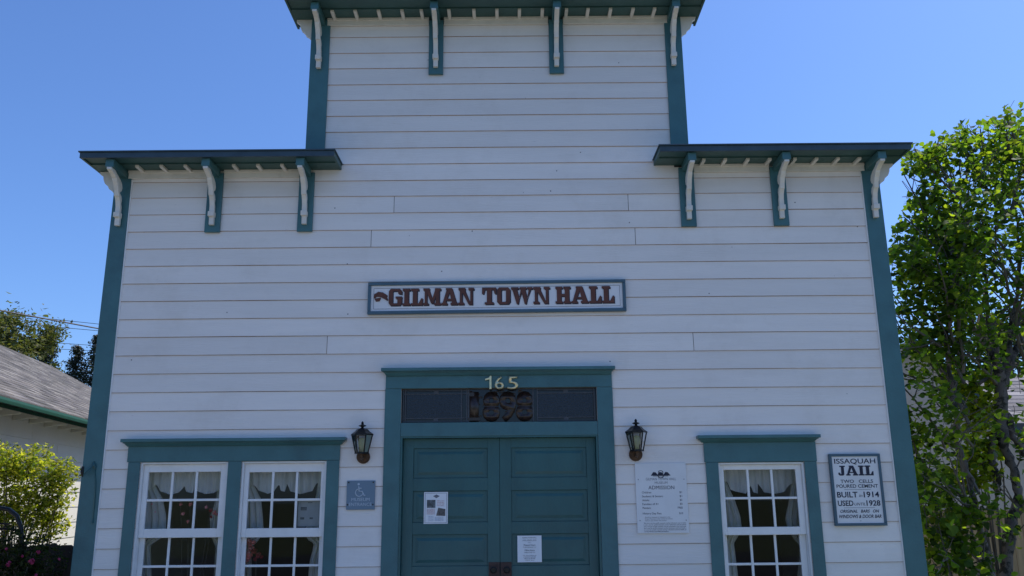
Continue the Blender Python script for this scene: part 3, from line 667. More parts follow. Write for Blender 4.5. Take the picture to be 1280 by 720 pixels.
# ------------------------------------------------------------------ curtains, notice, and flowers added in place of glass reflections
def curtain(x0, x1, zt, zb, left_px, right_px, op_top, left, right, label):
    """op_top: list of (u, v) lower edge of valance; left/right: (v, u) inner edges of the side panels; u,v in 0..1 of the opening, v down"""
    W_, Hh = x1-x0, zt-zb
    c = thing('lace_curtain', label, 'curtain', ((x0+x1)/2, .16, zb), 'lace curtains in the hall windows')
    def interp(tab, t):
        for (a, b_), (c_, d) in zip(tab, tab[1:]):
            if a <= t <= c_: return b_+(d-b_)*(t-a)/max(c_-a, 1e-6)
        return tab[-1][1] if t > tab[-1][0] else tab[0][1]
    x0, zt = at(*left_px, .18); x1, _ = at(*right_px, .18); zb = at((left_px[0]+right_px[0])/2, left_px[1]+155, .18)[1]; W_, Hh = x1-x0, zt-zb
    Y = lambda u, k=0: .165+k+.010*math.sin(u*60)+.004*math.sin(u*23+1)
    m = MB(); N_ = 120
    vs = []
    for i in range(N_+1):
        u = -.16+1.32*i/N_; vv = interp(op_top, min(max(u, 0), 1))
        for j in range(5): vs.append((x0+u*W_, Y(u), zt+.10-(Hh*vv+.10)*j/4))
    m.add(vs, [(i*5+j, (i+1)*5+j, (i+1)*5+j+1, i*5+j+1) for i in range(N_) for j in range(4)])
    m.build('valance', M['lace'], c)
    for tab, side in ((left, 0), (right, 1)):
        m = MB(); vs = []; K = 60; J = 14
        for i in range(K+1):
            v = -.06+1.12*i/K; e_ = interp(tab, min(max(v, 0), 1))-.0*v
            for j in range(J+1):
                f = j/J; u = -.16+(e_+.16)*f if side == 0 else 1.16-(1.16-e_)*f
                vs.append((x0+u*W_, .195+.012*math.sin(f*30), zt-Hh*v))
        m.add(vs, [(i*(J+1)+j, (i+1)*(J+1)+j, (i+1)*(J+1)+j+1, i*(J+1)+j+1) for i in range(K) for j in range(J)])
        m.build('side_panel', M['lace'], c)
top1 = [(0, .15), (.085, .13), (.10, .108), (.17, .165), (.30, .195), (.42, .18), (.50, .125), (.52, .17), (.56, .18), (.62, .185), (.635, .107), (.67, .165), (.78, .193), (.90, .185), (1, .150)]
L1 = [(0, .07), (.12, .085), (.24, .21), (.38, .27), (.50, .28), (.56, .20), (.60, .09), (.80, .13), (1, .16)]
R1 = [(0, .95), (.14, .94), (.22, .93), (.30, .90), (.38, .86), (.50, .88), (.57, .92), (.62, .97), (1, .97)]
curtain(-3.40, -2.60, 1.93, .72, (188, 589), (279, 588), top1, L1, R1, 'lace curtain tied back in the leftmost hall window')
top2 = [(0, .15), (.07, .13), (.085, .115), (.15, .165), (.28, .195), (.36, .18), (.43, .118), (.45, .17), (.52, .18), (.525, .105), (.58, .175), (.72, .20), (.88, .175), (.945, .105), (.96, .13), (1, .15)]
L2 = [(0, .06), (.12, .08), (.24, .19), (.36, .22), (.50, .25), (.58, .18), (.62, .10), (1, .14)]
R2 = [(0, .96), (.10, .95), (.20, .93), (.35, .88), (.50, .80), (.57, .84), (.60, .93), (.75, .88), (1, .86)]
curtain(-2.475, -1.68, 1.93, .72, (311, 588), (403, 587), top2, L2, R2, 'lace curtain in the middle window, nearer the door on its left side')
top3 = [(0, .10), (.04, .10), (.07, .165), (.16, .185), (.28, .20), (.36, .135), (.38, .19), (.45, .20), (.455, .118), (.53, .19), (.66, .205), (.80, .19), (.91, .12), (.93, .13), (1, .15)]
L3 = [(0, .02), (.10, .03), (.25, .13), (.38, .19), (.48, .20), (.54, .15), (.60, .08), (1, .12)]
R3 = [(0, .94), (.12, .92), (.30, .85), (.40, .80), (.50, .82), (.58, .90), (.63, .96), (1, .86)]
curtain(1.88, 2.68, 1.90, .72, (904, 587), (995, 587), top3, L3, R3, 'lace curtain tied back in the window right of the door')
def bloom(mb, c, r, n=22, mi=0):
    for i in range(n):
        a = random.uniform(0, 6.28); b_ = random.uniform(-1, 1); d = Vector((math.cos(a)*math.sqrt(1-b_*b_), math.sin(a)*math.sqrt(1-b_*b_), b_))
        t_ = d.cross(Vector((.3, .5, .8))).normalized(); q = d.cross(t_); p = Vector(c)+d*r*random.uniform(.35, .75); s = r*.55
        mb.add([p-t_*s, p+q*s*.6+d*s*.3, p+t_*s, p-q*s*.6+d*s*.2], [(0, 1, 2), (0, 2, 3)], mi)
FB = thing('reflection_flowers', 'pink and red flowers added behind the leftmost window in place of glass reflections', 'flowers', (-2.9, .12, 1.4), 'flowers standing in for reflections in the hall windows')
g = MB()  # pink reflections in the panes, built as added blossoms
for px, py, r_, mi in ((226, 630, .020, 0), (238, 630, .022, 0), (229, 642, .022, 0), (235, 652, .020, 0), (258, 634, .020, 0), (263, 638, .026, 1), (268, 641, .026, 0), (271, 643, .018, 0), (264, 646, .018, 1), (190, 630, .010, 0), (194, 640, .008, 0)):
    X, Z = at(px, py, .125); bloom(g, (X, .125, Z), r_, 16, mi)
g.build('blossoms', [M['pink'], M['red']], FB)
g = MB()
for px, py in ((226, 630), (238, 630), (235, 652), (263, 638), (268, 641)):
    X, Z = at(px, py, .14); g.tube([(X, .14, Z), (X*.6-2.9*.4, .14, .95)], .002, 4)
g.build('stems', M['needle'] if False else M['twig'], FB)
FC = thing('reflection_flowers', 'large pink and dark red blossoms added at lower left of the middle window in place of reflections', 'flowers', (-2.35, .12, 1.2), 'flowers standing in for reflections in the hall windows')
g = MB()  # more added blossoms where the glass would reflect flowers
for px, py, r_, mi in ((310, 677, .04, 0), (314, 684, .04, 0), (311, 693, .045, 0), (309, 699, .03, 0), (318, 688, .035, 1), (323, 694, .035, 1), (319, 699, .025, 1), (327, 696, .022, 1), (317, 678, .025, 0)):
    X, Z = at(px, py, .125); bloom(g, (X, .125, Z), r_, 20, mi)
g.build('blossoms', [M['pink'], M['red']], FC)
MB().tube([(-2.33, .14, 1.15), (-2.32, .15, .73)], .004, 5).build('stems', M['twig'], FC)
NT = thing('window_notice', 'white printed notice pinned inside the middle window, beside the door lantern', 'notice', (-1.87, .1, 1.5))
MB().box(-1.955, -1.748, .075, .077, 1.372, 1.600).build('sheet', M['oldpaper'], NT)
g = MB()
for q in ((-1.93, -1.875, 1.515, 1.545), (-1.93, -1.895, 1.435, 1.455), (-1.845, -1.815, 1.437, 1.452), (-1.865, -1.825, 1.580, 1.586)): g.box(q[0], q[1], .0735, .0745, q[2], q[3])
g.build('picture', M['photo'], NT)

# ------------------------------------------------------------------ foliage machinery
def leafmesh(name, P, size, cols, m, parent, shape='heart', droop=.3, kind='stuff', flat=0.0, label=None):
    """P: (n,3) leaf positions; random oriented folded leaves with a 'tint' colour per leaf"""
    n = len(P); P = np.asarray(P)
    if shape == 'heart': T = np.array([(0,0,0),(-.42,.12,.10),(-.46,.50,.12),(0,1,-.12),(.46,.50,.12),(.42,.12,.10)]); Fc = np.array([(0,1,2),(0,2,3),(0,3,4),(0,4,5)])
    else: T = np.array([(0,0,0),(-.26,.5,.07),(0,1,-.06),(.26,.5,.07)]); Fc = np.array([(0,1,2),(0,2,3)])
    az = rng.uniform(0, 2*np.pi, n); pitch = rng.normal(-droop, .55, n); roll = rng.normal(0, .6, n)
    s = size*rng.uniform(.65, 1.25, n)
    d = np.stack([np.cos(az)*np.cos(pitch), np.sin(az)*np.cos(pitch), np.sin(pitch)], 1)
    side = np.stack([-np.sin(az), np.cos(az), np.zeros(n)], 1); nn = np.cross(side, d)
    s2 = side*np.cos(roll)[:, None]+nn*np.sin(roll)[:, None]; n2 = np.cross(s2, d)
    V = P[:, None, :]+s[:, None, None]*(T[None, :, 0:1]*s2[:, None, :]+T[None, :, 1:2]*d[:, None, :]+T[None, :, 2:3]*n2[:, None, :])
    k = len(T); Fa = (Fc[None]+(np.arange(n)*k)[:, None, None]).reshape(-1, 3)
    me = bpy.data.meshes.new(name); me.vertices.add(n*k); me.vertices.foreach_set('co', V.reshape(-1)); nf = len(Fa)
    me.loops.add(nf*3); me.loops.foreach_set('vertex_index', Fa.reshape(-1).astype(np.int32)); me.polygons.add(nf)
    me.polygons.foreach_set('loop_start', np.arange(0, nf*3, 3, dtype=np.int32)); me.polygons.foreach_set('loop_total', np.full(nf, 3, np.int32))
    me.update(calc_edges=True)
    cols = np.asarray(cols); ci = rng.integers(0, len(cols), n); cc = cols[ci]*rng.uniform(.55, 1.45, (n, 1)); rgba = np.ones((n, k, 4)); rgba[:, :, :3] = cc[:, None, :]  # wide brightness spread puts sunlit and shaded leaves into the tints
    a = me.color_attributes.new('tint', 'FLOAT_COLOR', 'POINT'); a.data.foreach_set('color', rgba.reshape(-1).astype(np.float32))
    me.materials.append(m); o = bpy.data.objects.new(name, me); C.objects.link(o)
    if parent: o.parent = parent; o.matrix_parent_inverse = PI(parent)
    if kind: o['kind'] = kind
    if label: o['label'] = label
    return o
OKP = None
def spray(start, direction, length, r0, wood, leaves, depth, spread=.6, per=9, lr=.10, min_r=.003):
    """recursive twig: adds tubes to wood, leaf points to leaves"""
    p = Vector(start); d = Vector(direction).normalized(); n = max(3, int(length/.22)); st = length/n; pts = [p.copy()]
    for i in range(n):
        d = (d+Vector((random.gauss(0, .13), random.gauss(0, .13), random.gauss(.02, .10)))).normalized(); p = p+d*st
        if OKP and not OKP(p): break
        pts.append(p.copy())
    if len(pts) < 2: return
    wood.tube(pts, [max(r0*(1-.75*i/n), min_r) for i in range(len(pts))], 6 if r0 > .02 else 4)
    for i, q in enumerate(pts[1:]):
        t_ = (i+1)/n
        if depth > 0 and t_ > .15 and random.random() < .80:
            nd = (d*.55+Vector((random.gauss(0, spread), random.gauss(0, spread), random.gauss(.15, spread)))).normalized()
            spray(q, nd, length*random.uniform(.35, .6), r0*.45, wood, leaves, depth-1, spread, per, lr, min_r)
        if depth <= 1:
            for _ in range(per):
                leaves.append(tuple(q+Vector((random.gauss(0, lr), random.gauss(0, lr), random.gauss(-.02, lr)))))

def to_px(P):
    V = P-np.array(CAM); wz = V@np.array(FW); return 640+F_PX*(V@np.array(RT))/wz, 360-F_PX*(V@np.array(UP))/wz
def shape_crown(P):
    """trim the crown to its outline and open the gaps through which stems, fence and house show"""
    x, y = to_px(P); top = np.interp(x, [1090, 1108, 1112, 1122, 1128, 1140, 1160, 1185, 1200, 1225, 1250, 1270, 1290, 1330, 1500], [440, 420, 300, 262, 195, 178, 172, 160, 150, 145, 140, 118, 112, 120, 260])
    keep = y > top+rng.uniform(-3, 12, len(P))
    keep &= ~((x > 1108) & (x < 1150) & (y > 215) & (y < 300) & (x < 1108+.55*(300-y)))       # sky notch beside the cornice
    u = rng.uniform(0, 1, len(P))
    keep &= ~((x > 1222) & (y > 425) & (y < 720) & (u < .62))
    keep &= ~((x > 1150) & (x <= 1222) & (y > 520) & (u < np.where(y > 600, .62, .45)))
    keep &= ~((x > 1198) & (x < 1244) & (y > 478) & (y < 605) & (u < .85))
    keep &= ~((x > 1325) & (u < .6))
    cl = np.sin(P[:, 0]*5.1+P[:, 2]*3.3)+np.sin(P[:, 1]*4.7-P[:, 2]*4.1)+np.sin(P[:, 2]*6.3+P[:, 0]*2.2)
    keep &= ~((cl < -1.05) & (rng.uniform(0, 1, len(P)) < .75))      # gaps between the leaf clumps
    return keep
OX = [1090, 1108, 1112, 1122, 1128, 1140, 1160, 1185, 1200, 1225, 1250, 1270, 1290, 1330, 1500]
OY = [440, 420, 300, 262, 195, 178, 172, 160, 150, 145, 140, 118, 112, 120, 260]
def OKP(p):
    x, y = to_px(np.array([tuple(p)])); return y[0] > np.interp(x[0], OX, OY)+4
# --- right-hand trees
def px3(px, py, Y):
    X, Z = at(px, py, Y); return Vector((X, Y, Z))
GREEN = [(.085, .150, .020), (.125, .200, .024), (.045, .085, .018), (.20, .26, .030), (.085, .150, .03)]
def crown_tree(name, label, trunks, boughs, Y, leafsize, cols, per, lr, parts, zfilter=None):
    t_ = thing(name, label, 'tree', tuple(px3(trunks[0][0][0], trunks[0][0][1], Y)*1.0)[:2]+(0,))
    allL = []
    for pts, rs in [(t[:-1], t[-1]) for t in trunks]:
        w_ = MB(); P = [px3(a, b, Y+(c if len(q) > 2 else 0)) for q in pts for (a, b, c) in [(q+(0,))[:3]]]
        # resample for gnarly outline
        Q = []; RR = []
        for i in range(len(P)-1):
            for k in range(5):
                f = k/5; Q.append(P[i].lerp(P[i+1], f)+Vector((random.gauss(0, .014), random.gauss(0, .01), 0))); RR.append((rs[i]+(rs[i+1]-rs[i])*f)*random.uniform(.58, .95))
        Q.append(P[-1]); RR.append(rs[-1])
        w_.tube(Q, RR, 10); w_.build('trunk', M['bark'], t_, smooth=True)
    wd = MB()
    for (bx_, by_, byY, ex, ey, eY, r0, dep) in boughs:
        a = px3(bx_, by_, Y+byY); b_ = px3(ex, ey, Y+eY)
        spray(a, b_-a, (b_-a).length, r0, wd, allL, dep, .55, per, lr)
    wd.build('branches', M['twig'], t_)
    allL = np.array(allL)
    if zfilter is not None: allL = allL[zfilter(allL)]
    d = np.linalg.norm(allL-np.array(CAM), axis=1); idx = np.argsort(d)
    # of the nearest leaves 300 stand as single parts
    near = idx[:parts]; rest = idx[parts:]
    leafmesh('crown', allL[rest], leafsize, cols, M['leaf'], t_)
    if parts:
        protos = []
        for i in range(5):
            o = leafmesh('leaf', [(0, 0, 0)], leafsize, [cols[i % len(cols)]], M['leaf'], None, kind=None); protos.append(o.data); bpy.data.objects.remove(o)
        inv = PI(t_)
        for i, j in enumerate(near):
            o = bpy.data.objects.new('leaf', protos[i % 5]); C.objects.link(o); o.parent = t_; o.matrix_parent_inverse = inv
            o.location = allL[j]; o.rotation_euler = (random.gauss(0, .4), random.gauss(0, .4), random.uniform(0, 6.28)); s_ = random.uniform(.7, 1.2); o.scale = (s_, s_, s_)
    print(name, len(allL), 'leaves')
    return t_
random.seed(11)
bo = []
# boughs start on the stems and end at the outline of the crown seen in the photograph
ends = [(1118,215),(1135,260),(1118,300),(1128,340),(1118,390),(1140,420),(1125,470),(1135,520),(1150,560),(1145,610),(1165,640),(1160,690),(1180,240),(1190,310),(1175,380),(1185,450),(1195,200),(1165,170),(1150,200),(1210,160),(1200,350),(1215,280),(1225,220),(1180,520),(1190,590),(1200,640),(1205,700),(1160,590),(1175,670),(1140,375),(1150,285),(1160,330),(1170,480),(1205,400),(1220,340)]
for (ex, ey) in ends:
    sy_ = min(720, ey+random.uniform(40, 130)); sx_ = 1237-(720-sy_)*.13 if sy_ > 430 else 1196+random.uniform(-8, 10)
    bo.append((sx_, sy_, 0, ex, ey, random.uniform(-.7, 1.0), .022, 2))
for (ex, ey) in [(1118,200),(1120,250),(1112,320),(1112,370),(1122,430),(1130,500),(1140,550),(1150,630)]:
    bo.append((1185+random.uniform(-8, 8), min(ey+130, 715), .5, ex, ey, random.uniform(-.2, 1.2), .02, 2))
crown_tree('slender_tree', 'leafy green tree with slender pale stem beside the right corner of the hall', 
    [((1242,790),(1238,720),(1225,660),(1213,610),(1200,560),(1193,520),(1190,470),(1182,430),(1190,340),(1196,260),(1200,200), [.075,.065,.058,.052,.045,.042,.038,.034,.028,.02,.01])],
    bo, 2.6, .082, GREEN, 8, .10, 150, shape_crown)
random.seed(12)
bo = []
for (ex, ey) in [(1240,190),(1268,140),(1290,160),(1230,240),(1255,215),(1275,250),(1300,220),(1245,300),(1265,330),(1290,310),(1225,370),(1250,380),(1275,400),(1310,380),(1230,430),(1320,300),(1330,450),(1300,430),(1210,180),(1275,115),(1262,165),(1285,200),(1240,345),(1218,300)]:
    sx_ = random.choice([1222, 1245, 1265, 1285]); bo.append((sx_, min(ey+random.uniform(60, 160), 480), 0, ex, ey, random.uniform(-1.0, 1.0), .03, 2))
for (ex, ey) in [(1275,520),(1290,560),(1262,600),(1280,640),(1230,600),(1295,620)]:
    bo.append((1268, ey+30, 0, ex, ey, random.uniform(-.6, .3), .012, 1))
crown_tree('gnarled_tree', 'dark gnarled multi-stemmed tree at the right edge of the view', 
    [((1262,800),(1256,720),(1262,660),(1274,625),(1268,590),(1255,560),(1252,520),(1252,480),(1244,450),(1232,432),(1218,410),(1205,380), [.11,.095,.09,.08,.075,.085,.11,.105,.07,.05,.04,.03]),
     ((1249,614,.1),(1243,590,.05),(1238,570,.05),(1243,545,0),(1254,520,0), [.055,.06,.06,.06,.06]),
     ((1330,700,0),(1318,640,0),(1300,590,0),(1285,570,0),(1268,545,0),(1257,520,0), [.10,.09,.075,.07,.07,.07]),
     ((1253,485,0),(1262,450,0),(1262,420,.1),(1270,380,.1),(1275,320,.1),(1270,250,.1), [.07,.055,.045,.035,.03,.015]),
     ((1250,480,0),(1246,440,-.1),(1236,400,-.1),(1232,340,-.1),(1228,270,-.1), [.055,.04,.035,.025,.015]),
     ((1262,462,0),(1272,430,.2),(1285,400,.2),(1300,350,.2),(1305,260,.2), [.06,.05,.045,.035,.015])],
    bo, 3.2, .084, GREEN, 5, .11, 150, shape_crown)
# yellow-green sapling between stems, behind; sunlight is put into its bright leaf colours
random.seed(13)
def bush(name, label, centre_pts, Y, rad, n, size, cols, cat='shrub', mname='leaf', shape='leaf', base=None, stems=6):
    P = []; cen = [px3(a, b, Y+c) for a, b, c in centre_pts]
    x0 = sum(c.x for c in cen)/len(cen); b_ = thing(name, label, cat, (x0, Y, 0)); wd = MB()
    for i in range(n):
        c = random.choice(cen); rr = rad*random.uniform(.45, 1.0); v = Vector((random.gauss(0, 1), random.gauss(0, 1), random.gauss(0, 1))).normalized()*rr
        P.append(tuple(c+v))
    for c in cen:
        q = Vector((x0+(c.x-x0)*.2, Y, 0)); mid = q.lerp(c, .6)+Vector((random.gauss(0, .05), random.gauss(0, .05), 0)); wd.tube([q, mid, c], [.016, .010, .004], 5)
    wd.build('stems', M['twig'], b_); leafmesh('foliage', P, size, cols, M[mname], b_, shape=shape, droop=-.1); return b_
YG = [(.30, .34, .03), (.38, .40, .04), (.22, .28, .03), (.14, .20, .03)]
bush('yellow_green_sapling', 'yellow-green sapling behind the slender stem at right, leaf colours brightened as if sunlit', [(1222,500,0),(1228,520,.1),(1222,545,0),(1232,565,.1),(1225,590,0),(1235,480,.1),(1215,570,0),(1212,520,.2),(1205,600,.1),(1200,480,.2)], 3.3, .22, 1300, .085, YG, shape='heart')
bush('low_green_shrub', 'low broad-leaved green shrub at foot of the trees, by the corner board', [(1165,700,0),(1180,680,.2),(1200,690,.1),(1172,650,0),(1190,655,.3),(1215,710,0),(1160,735,0),(1200,740,0),(1235,650,.1)], 2.2, .28, 430, .10, GREEN, shape='heart')

# --- dark far trees behind right house and beyond
def far_tree(name, label, px, pytop, Y, halfw_px, n, size, cols, hfrac=.75, mname='leafdull', group=None):
    X, Zt = at(px, pytop, Y); X1, _ = at(px+halfw_px, pytop, Y); hw = X1-X; hh = Zt*hfrac
    t_ = thing(name, label, 'tree', (X, Y, 0), group); wd = MB()
    wd.tube([(X, Y, 0), (X+.1, Y, Zt*.4), (X-.05, Y, Zt*.85)], [hw*.10, hw*.07, .03], 8)
    lobes = []
    for i in range(26):
        a = random.uniform(0, 6.28); zz = random.uniform(0, 1); rr = hw*math.sqrt(max(0, 1-(zz*1.15-.35)**2))*random.uniform(.35, .85)
        c = Vector((X+rr*math.cos(a), Y+rr*math.sin(a), Zt-hh+zz*hh*.92)); lobes.append((c, hw*random.uniform(.20, .38)))
        wd.tube([(X, Y, Zt-hh+zz*hh*.5), c], [hw*.03, .02], 5)
    wd.build('trunk', M['bark'], t_); P = []
    for i in range(n):
        c, r_ = random.choice(lobes); v = Vector((random.gauss(0, .6), random.gauss(0, .6), random.gauss(0, .5))); P.append(tuple(c+v*r_))
    leafmesh('crown', P, size, cols, M[mname], t_, shape='leaf', droop=.1); return t_
DG = [(.045, .075, .022), (.065, .10, .028), (.03, .055, .018), (.08, .11, .04)]
OL = [(.105, .120, .045), (.13, .145, .055), (.07, .09, .035), (.15, .14, .07)]
far_tree('broadleaf_tree', 'big dull green tree with bare reddish twigs above the shingled roof at left', -20, 388, 24, 84, 13000, .20, OL)
far_tree('broadleaf_tree', 'olive tree crown in front of wires, rising just over the roof', 38, 384, 26, 46, 12000, .17, OL)
far_tree('broadleaf_tree', 'dark dense tree behind the grey roof at the right edge', 1262, 385, 24, 60, 9000, .22, DG)
far_tree('broadleaf_tree', 'dark tree behind the slender tree, right of the hall corner', 1190, 450, 27, 62, 6000, .22, DG)
def conifer(label, px, pytop, Y, halfw_px, zbase):
    X, Zt = at(px, pytop, Y); X1, _ = at(px+halfw_px, pytop, Y); hw = X1-X
    t_ = thing('conifer', label, 'conifer', (X, Y, 0), 'dark conifers beyond the roof')
    MB().tube([(X, Y, 0), (X, Y, Zt)], [hw*.08, .01], 7).build('trunk', M['bark'], t_); P = []; wd = MB()
    z = Zt-.1
    while z > zbase:
        f = (Zt-z)/(Zt-zbase); L_ = hw*(.10+.95*f**.6)*random.uniform(.8, 1.1)
        for k in range(9):
            a = random.uniform(0, 6.28); l = L_*random.uniform(.65, 1.12); e = Vector((X+l*math.cos(a), Y+l*math.sin(a), z-l*.28+random.gauss(0, .05)))
            wd.tube([(X, Y, z), e], [.03, .008], 4)
            for i in range(int(14+l*26)):
                g_ = random.uniform(.1, 1); q = Vector((X, Y, z)).lerp(e, g_); P.append((q.x+random.gauss(0, .07), q.y+random.gauss(0, .07), q.z-abs(random.gauss(0, .12))))
        z -= .24+.12*f
    wd.build('branches', M['twig'], t_); leafmesh('needles', P, .15, [(.022, .036, .020), (.030, .045, .024), (.018, .028, .016)], M['needle'], t_, shape='leaf', droop=.6)
conifer('pointed dark conifer between the shingled roof and the hall corner', 98, 430, 34, 34, 2.5)
conifer('taller dark conifer half hidden behind the left corner board', 124, 416, 34, 34, 3.0)
conifer('grey-green conifer against the olive tree, above roof slope', 64, 405, 30, 34, 3.0)

# ------------------------------------------------------------------ left neighbouring house
NH = thing('neighbour_house', 'cream house with grey shingled roof and green gutter at left', 'house', (-6.5, 6, 0))
dx, dy = -.157, .988; A = Vector((-6.80, 3.0, 0)); D_ = Vector((dx, dy, 0)); Nn = Vector((dy, -dx, 0))     # wall line, outward normal
WL = 14.5; EZ = 2.92
def wl(s, out, z): p = A+D_*(s)+Nn*out; return (p.x, p.y, z)
S0 = -5.0
g = MB().hexa([wl(S0, 0, 0), wl(WL, 0, 0), wl(WL, 0, EZ+.05), wl(S0, 0, EZ+.05)], [wl(S0, -9.0, 0), wl(WL, -9.0, 0), wl(WL, -9.0, EZ+.05), wl(S0, -9.0, EZ+.05)])
for s_ in (S0, WL):
    g.prism([(0, EZ), (-9.0, EZ), (-4.5, EZ+4.5*.53)], lambda p, k, s_=s_: wl(s_+(.0 if k == 0 else (.1 if s_ < 0 else -.1)), p[0], p[1]))
g.build('wall', M['stucco'], NH)
for i in range(12):
    z = .05+i*.245
    for j in range(7):
        s0 = S0+j*3.4+(1.1 if i % 2 else 0); s1 = min(s0+3.39, WL)
        if s0 >= WL: continue
        MB().hexa([wl(s0, .022, z), wl(s1, .022, z), wl(s1, .012, z+.243), wl(s0, .012, z+.243)], [wl(s0, .002, z), wl(s1, .002, z), wl(s1, .002, z+.243), wl(s0, .002, z+.243)]).build('wall_plank', M['stucco'], NH)
OV = .42; pitch = .53
def roofp(s, u, lift=0):   # u horizontal distance inwards from the eave edge (which overhangs OV)
    return wl(s, OV-u, EZ-.12+u*pitch+lift)
SE0, SE1 = S0-.3, WL+.35
g = MB(); UU = OV+4.5
g.hexa([roofp(SE0, 0), roofp(SE1, 0), roofp(SE1, UU), roofp(SE0, UU)], [roofp(SE0, 0, .09), roofp(SE1, 0, .09), roofp(SE1, UU, .09), roofp(SE0, UU, .09)])
g.hexa([roofp(SE0, UU), roofp(SE1, UU), wl(SE1, -9.0-OV, EZ-.12), wl(SE0, -9.0-OV, EZ-.12)], [roofp(SE0, UU, .09), roofp(SE1, UU, .09), wl(SE1, -9.0-OV, EZ-.03), wl(SE0, -9.0-OV, EZ-.03)])
rf = g.build('roof', M['felt'], NH)
def shingles(parent, rp, s0, s1, u1, cols, tab=.30, exp=.145, lift=.092):
    V = []; Fc = []; cl = []; i = 0; u = 0
    while u < u1:
        s = s0-(i % 3)*.1
        while s < s1:
            a, b_ = max(s, s0), min(s+tab-.008, s1)
            if b_ > a:
                o_ = len(V); e = random.uniform(0, .004); uu = min(u+exp+.02, u1)
                V += [rp(a, u, lift+.014+e), rp(b_, u, lift+.014+e), rp(b_, uu, lift+.004), rp(a, uu, lift+.004), rp(a, u, lift), rp(b_, u, lift)]
                Fc += [(o_, o_+1, o_+2, o_+3), (o_+4, o_+5, o_+1, o_), (o_+1, o_+5, o_+2), (o_, o_+3, o_+4)]
                c = random.choice(cols); k = random.uniform(.65, 1.3); cl += [(c[0]*k, c[1]*k, c[2]*k, 1)]*6
            s += tab
        u += exp; i += 1
    me = bpy.data.meshes.new('shingles'); me.from_pydata(V, [], Fc); a_ = me.color_attributes.new('tint', 'FLOAT_COLOR', 'POINT'); a_.data.foreach_set('color', np.array(cl, dtype=np.float32).ravel())
    me.materials.append(M['rooftab']); o = bpy.data.objects.new('shingles', me); C.objects.link(o); o.parent = parent; o.matrix_parent_inverse = PI(parent); o['kind'] = 'stuff'
shingles(rf, roofp, SE0, SE1, UU, [(.17, .15, .135), (.12, .11, .10), (.21, .19, .17), (.145, .13, .125)])
# gutter and rafter tails
g = MB().hexa([roofp(SE0, -.10, .035), roofp(SE1, -.10, .035), roofp(SE1, -.10, .085), roofp(SE0, -.10, .085)], [roofp(SE0, .0, .02), roofp(SE1, .0, .02), roofp(SE1, -.005, .09), roofp(SE0, -.005, .09)])
g.build('gutter', M['greentrim'], NH, bevel=.01)
MB().hexa([roofp(SE0, .004, -.05), roofp(SE1, .004, -.05), roofp(SE1, .004, -.002), roofp(SE0, .004, -.002)], [roofp(SE0, .03, -.05), roofp(SE1, .03, -.05), roofp(SE1, .03, -.002), roofp(SE0, .03, -.002)]).build('fascia', M['greentrim'], NH)
s_ = S0
while s_ < WL:
    MB().hexa([wl(s_, .024, EZ-.20), wl(s_+.05, .024, EZ-.20), wl(s_+.05, .024, EZ-.08), wl(s_, .024, EZ-.08)], [wl(s_, .34, EZ-.17), wl(s_+.05, .34, EZ-.17), wl(s_+.05, .34, EZ-.115), wl(s_, .34, EZ-.115)]).build('rafter_tail', M['stucco'], NH)
    s_ += .6

# ------------------------------------------------------------------ left fence, arch, shrubs
LF = thing('board_fence', 'dark weathered board fence between hall and cream house at left', 'fence', (-5, .3, 0))
x = -7.6
while x < -3.98:
    zt = 1.225+random.uniform(-.012, .012)
    MB().prism([(x, .03), (x+.135, .03), (x+.135, zt-.02), (x+.11, zt), (x+.025, zt), (x, zt-.02)], lambda p, k: (p[0], .30 if k == 0 else .32, p[1])).build('fence_board', M['darkwood'], LF)
    x += .141
for z in (.35, 1.0): MB().box(-7.6, -3.97, .322, .36, z, z+.09).build('rail', M['darkwood'], LF)
for x in (-7.5, -5.7, -4.1): MB().box(x, x+.09, .362, .45, 0, 1.2).build('post', M['darkwood'], LF)
AR = thing('garden_arch', 'curved black metal hoop standing at the left edge by the dark fence', 'arch', (-4.8, -.1, 0))
def arc(Yv, r_): return [hp(a, b_, Yv) for a, b_ in ((-30, 760), (-29, 672), (-24, 655), (-12, 640), (0, 635), (11, 637), (21, 645), (26, 659), (27, 672), (28, 760))]
MB().tube(arc(-.05, 0), .020, 8).build('hoop', M['black'], AR, smooth=True)
MB().tube([hp(-40, 661, -.05), hp(8, 661, -.05), hp(28, 664, -.05)], .012, 6).build('cross_rod', M['black'], AR)
MB().tube([hp(-40, 653, -.05), hp(12, 655, -.05)], .008, 6).build('cross_rod', M['black'], AR)
random.seed(21)
cl = [(-10,568,.1),(8,572,0),(22,583,.2),(5,590,0),(35,585,.1),(48,572,.3),(60,590,.1),(72,600,.2),(80,590,.1),(58,615,.1),(40,610,0),(25,605,.2),(75,620,.1),(62,640,.2),(45,640,.0),(30,632,.1),(15,625,.1),(70,655,.2),(50,660,.1),(20,650,.1),(6,640,.1),(-20,580,0),(-20,620,0),(-15,650,0),(4,585,.2)]
bush('leafy_shrub', 'sunlit yellow-green shrub rising above the dark fence at left', cl, 1.9, .18, 6800, .058, [(.30,.33,.05),(.40,.40,.07),(.20,.25,.04),(.11,.16,.03),(.45,.42,.10)], stems=8)
rb = bush('rose_bush', 'dark rose bush with magenta flowers in front of the fence, bottom left', [(10,690,0),(25,700,.1),(40,690,0),(60,700,.1),(5,720,0),(30,730,0),(50,725,.1),(-15,700,0),(15,675,.1)], -.15, .20, 2200, .045, [(.020,.035,.015),(.030,.045,.018),(.04,.05,.02)], stems=6)
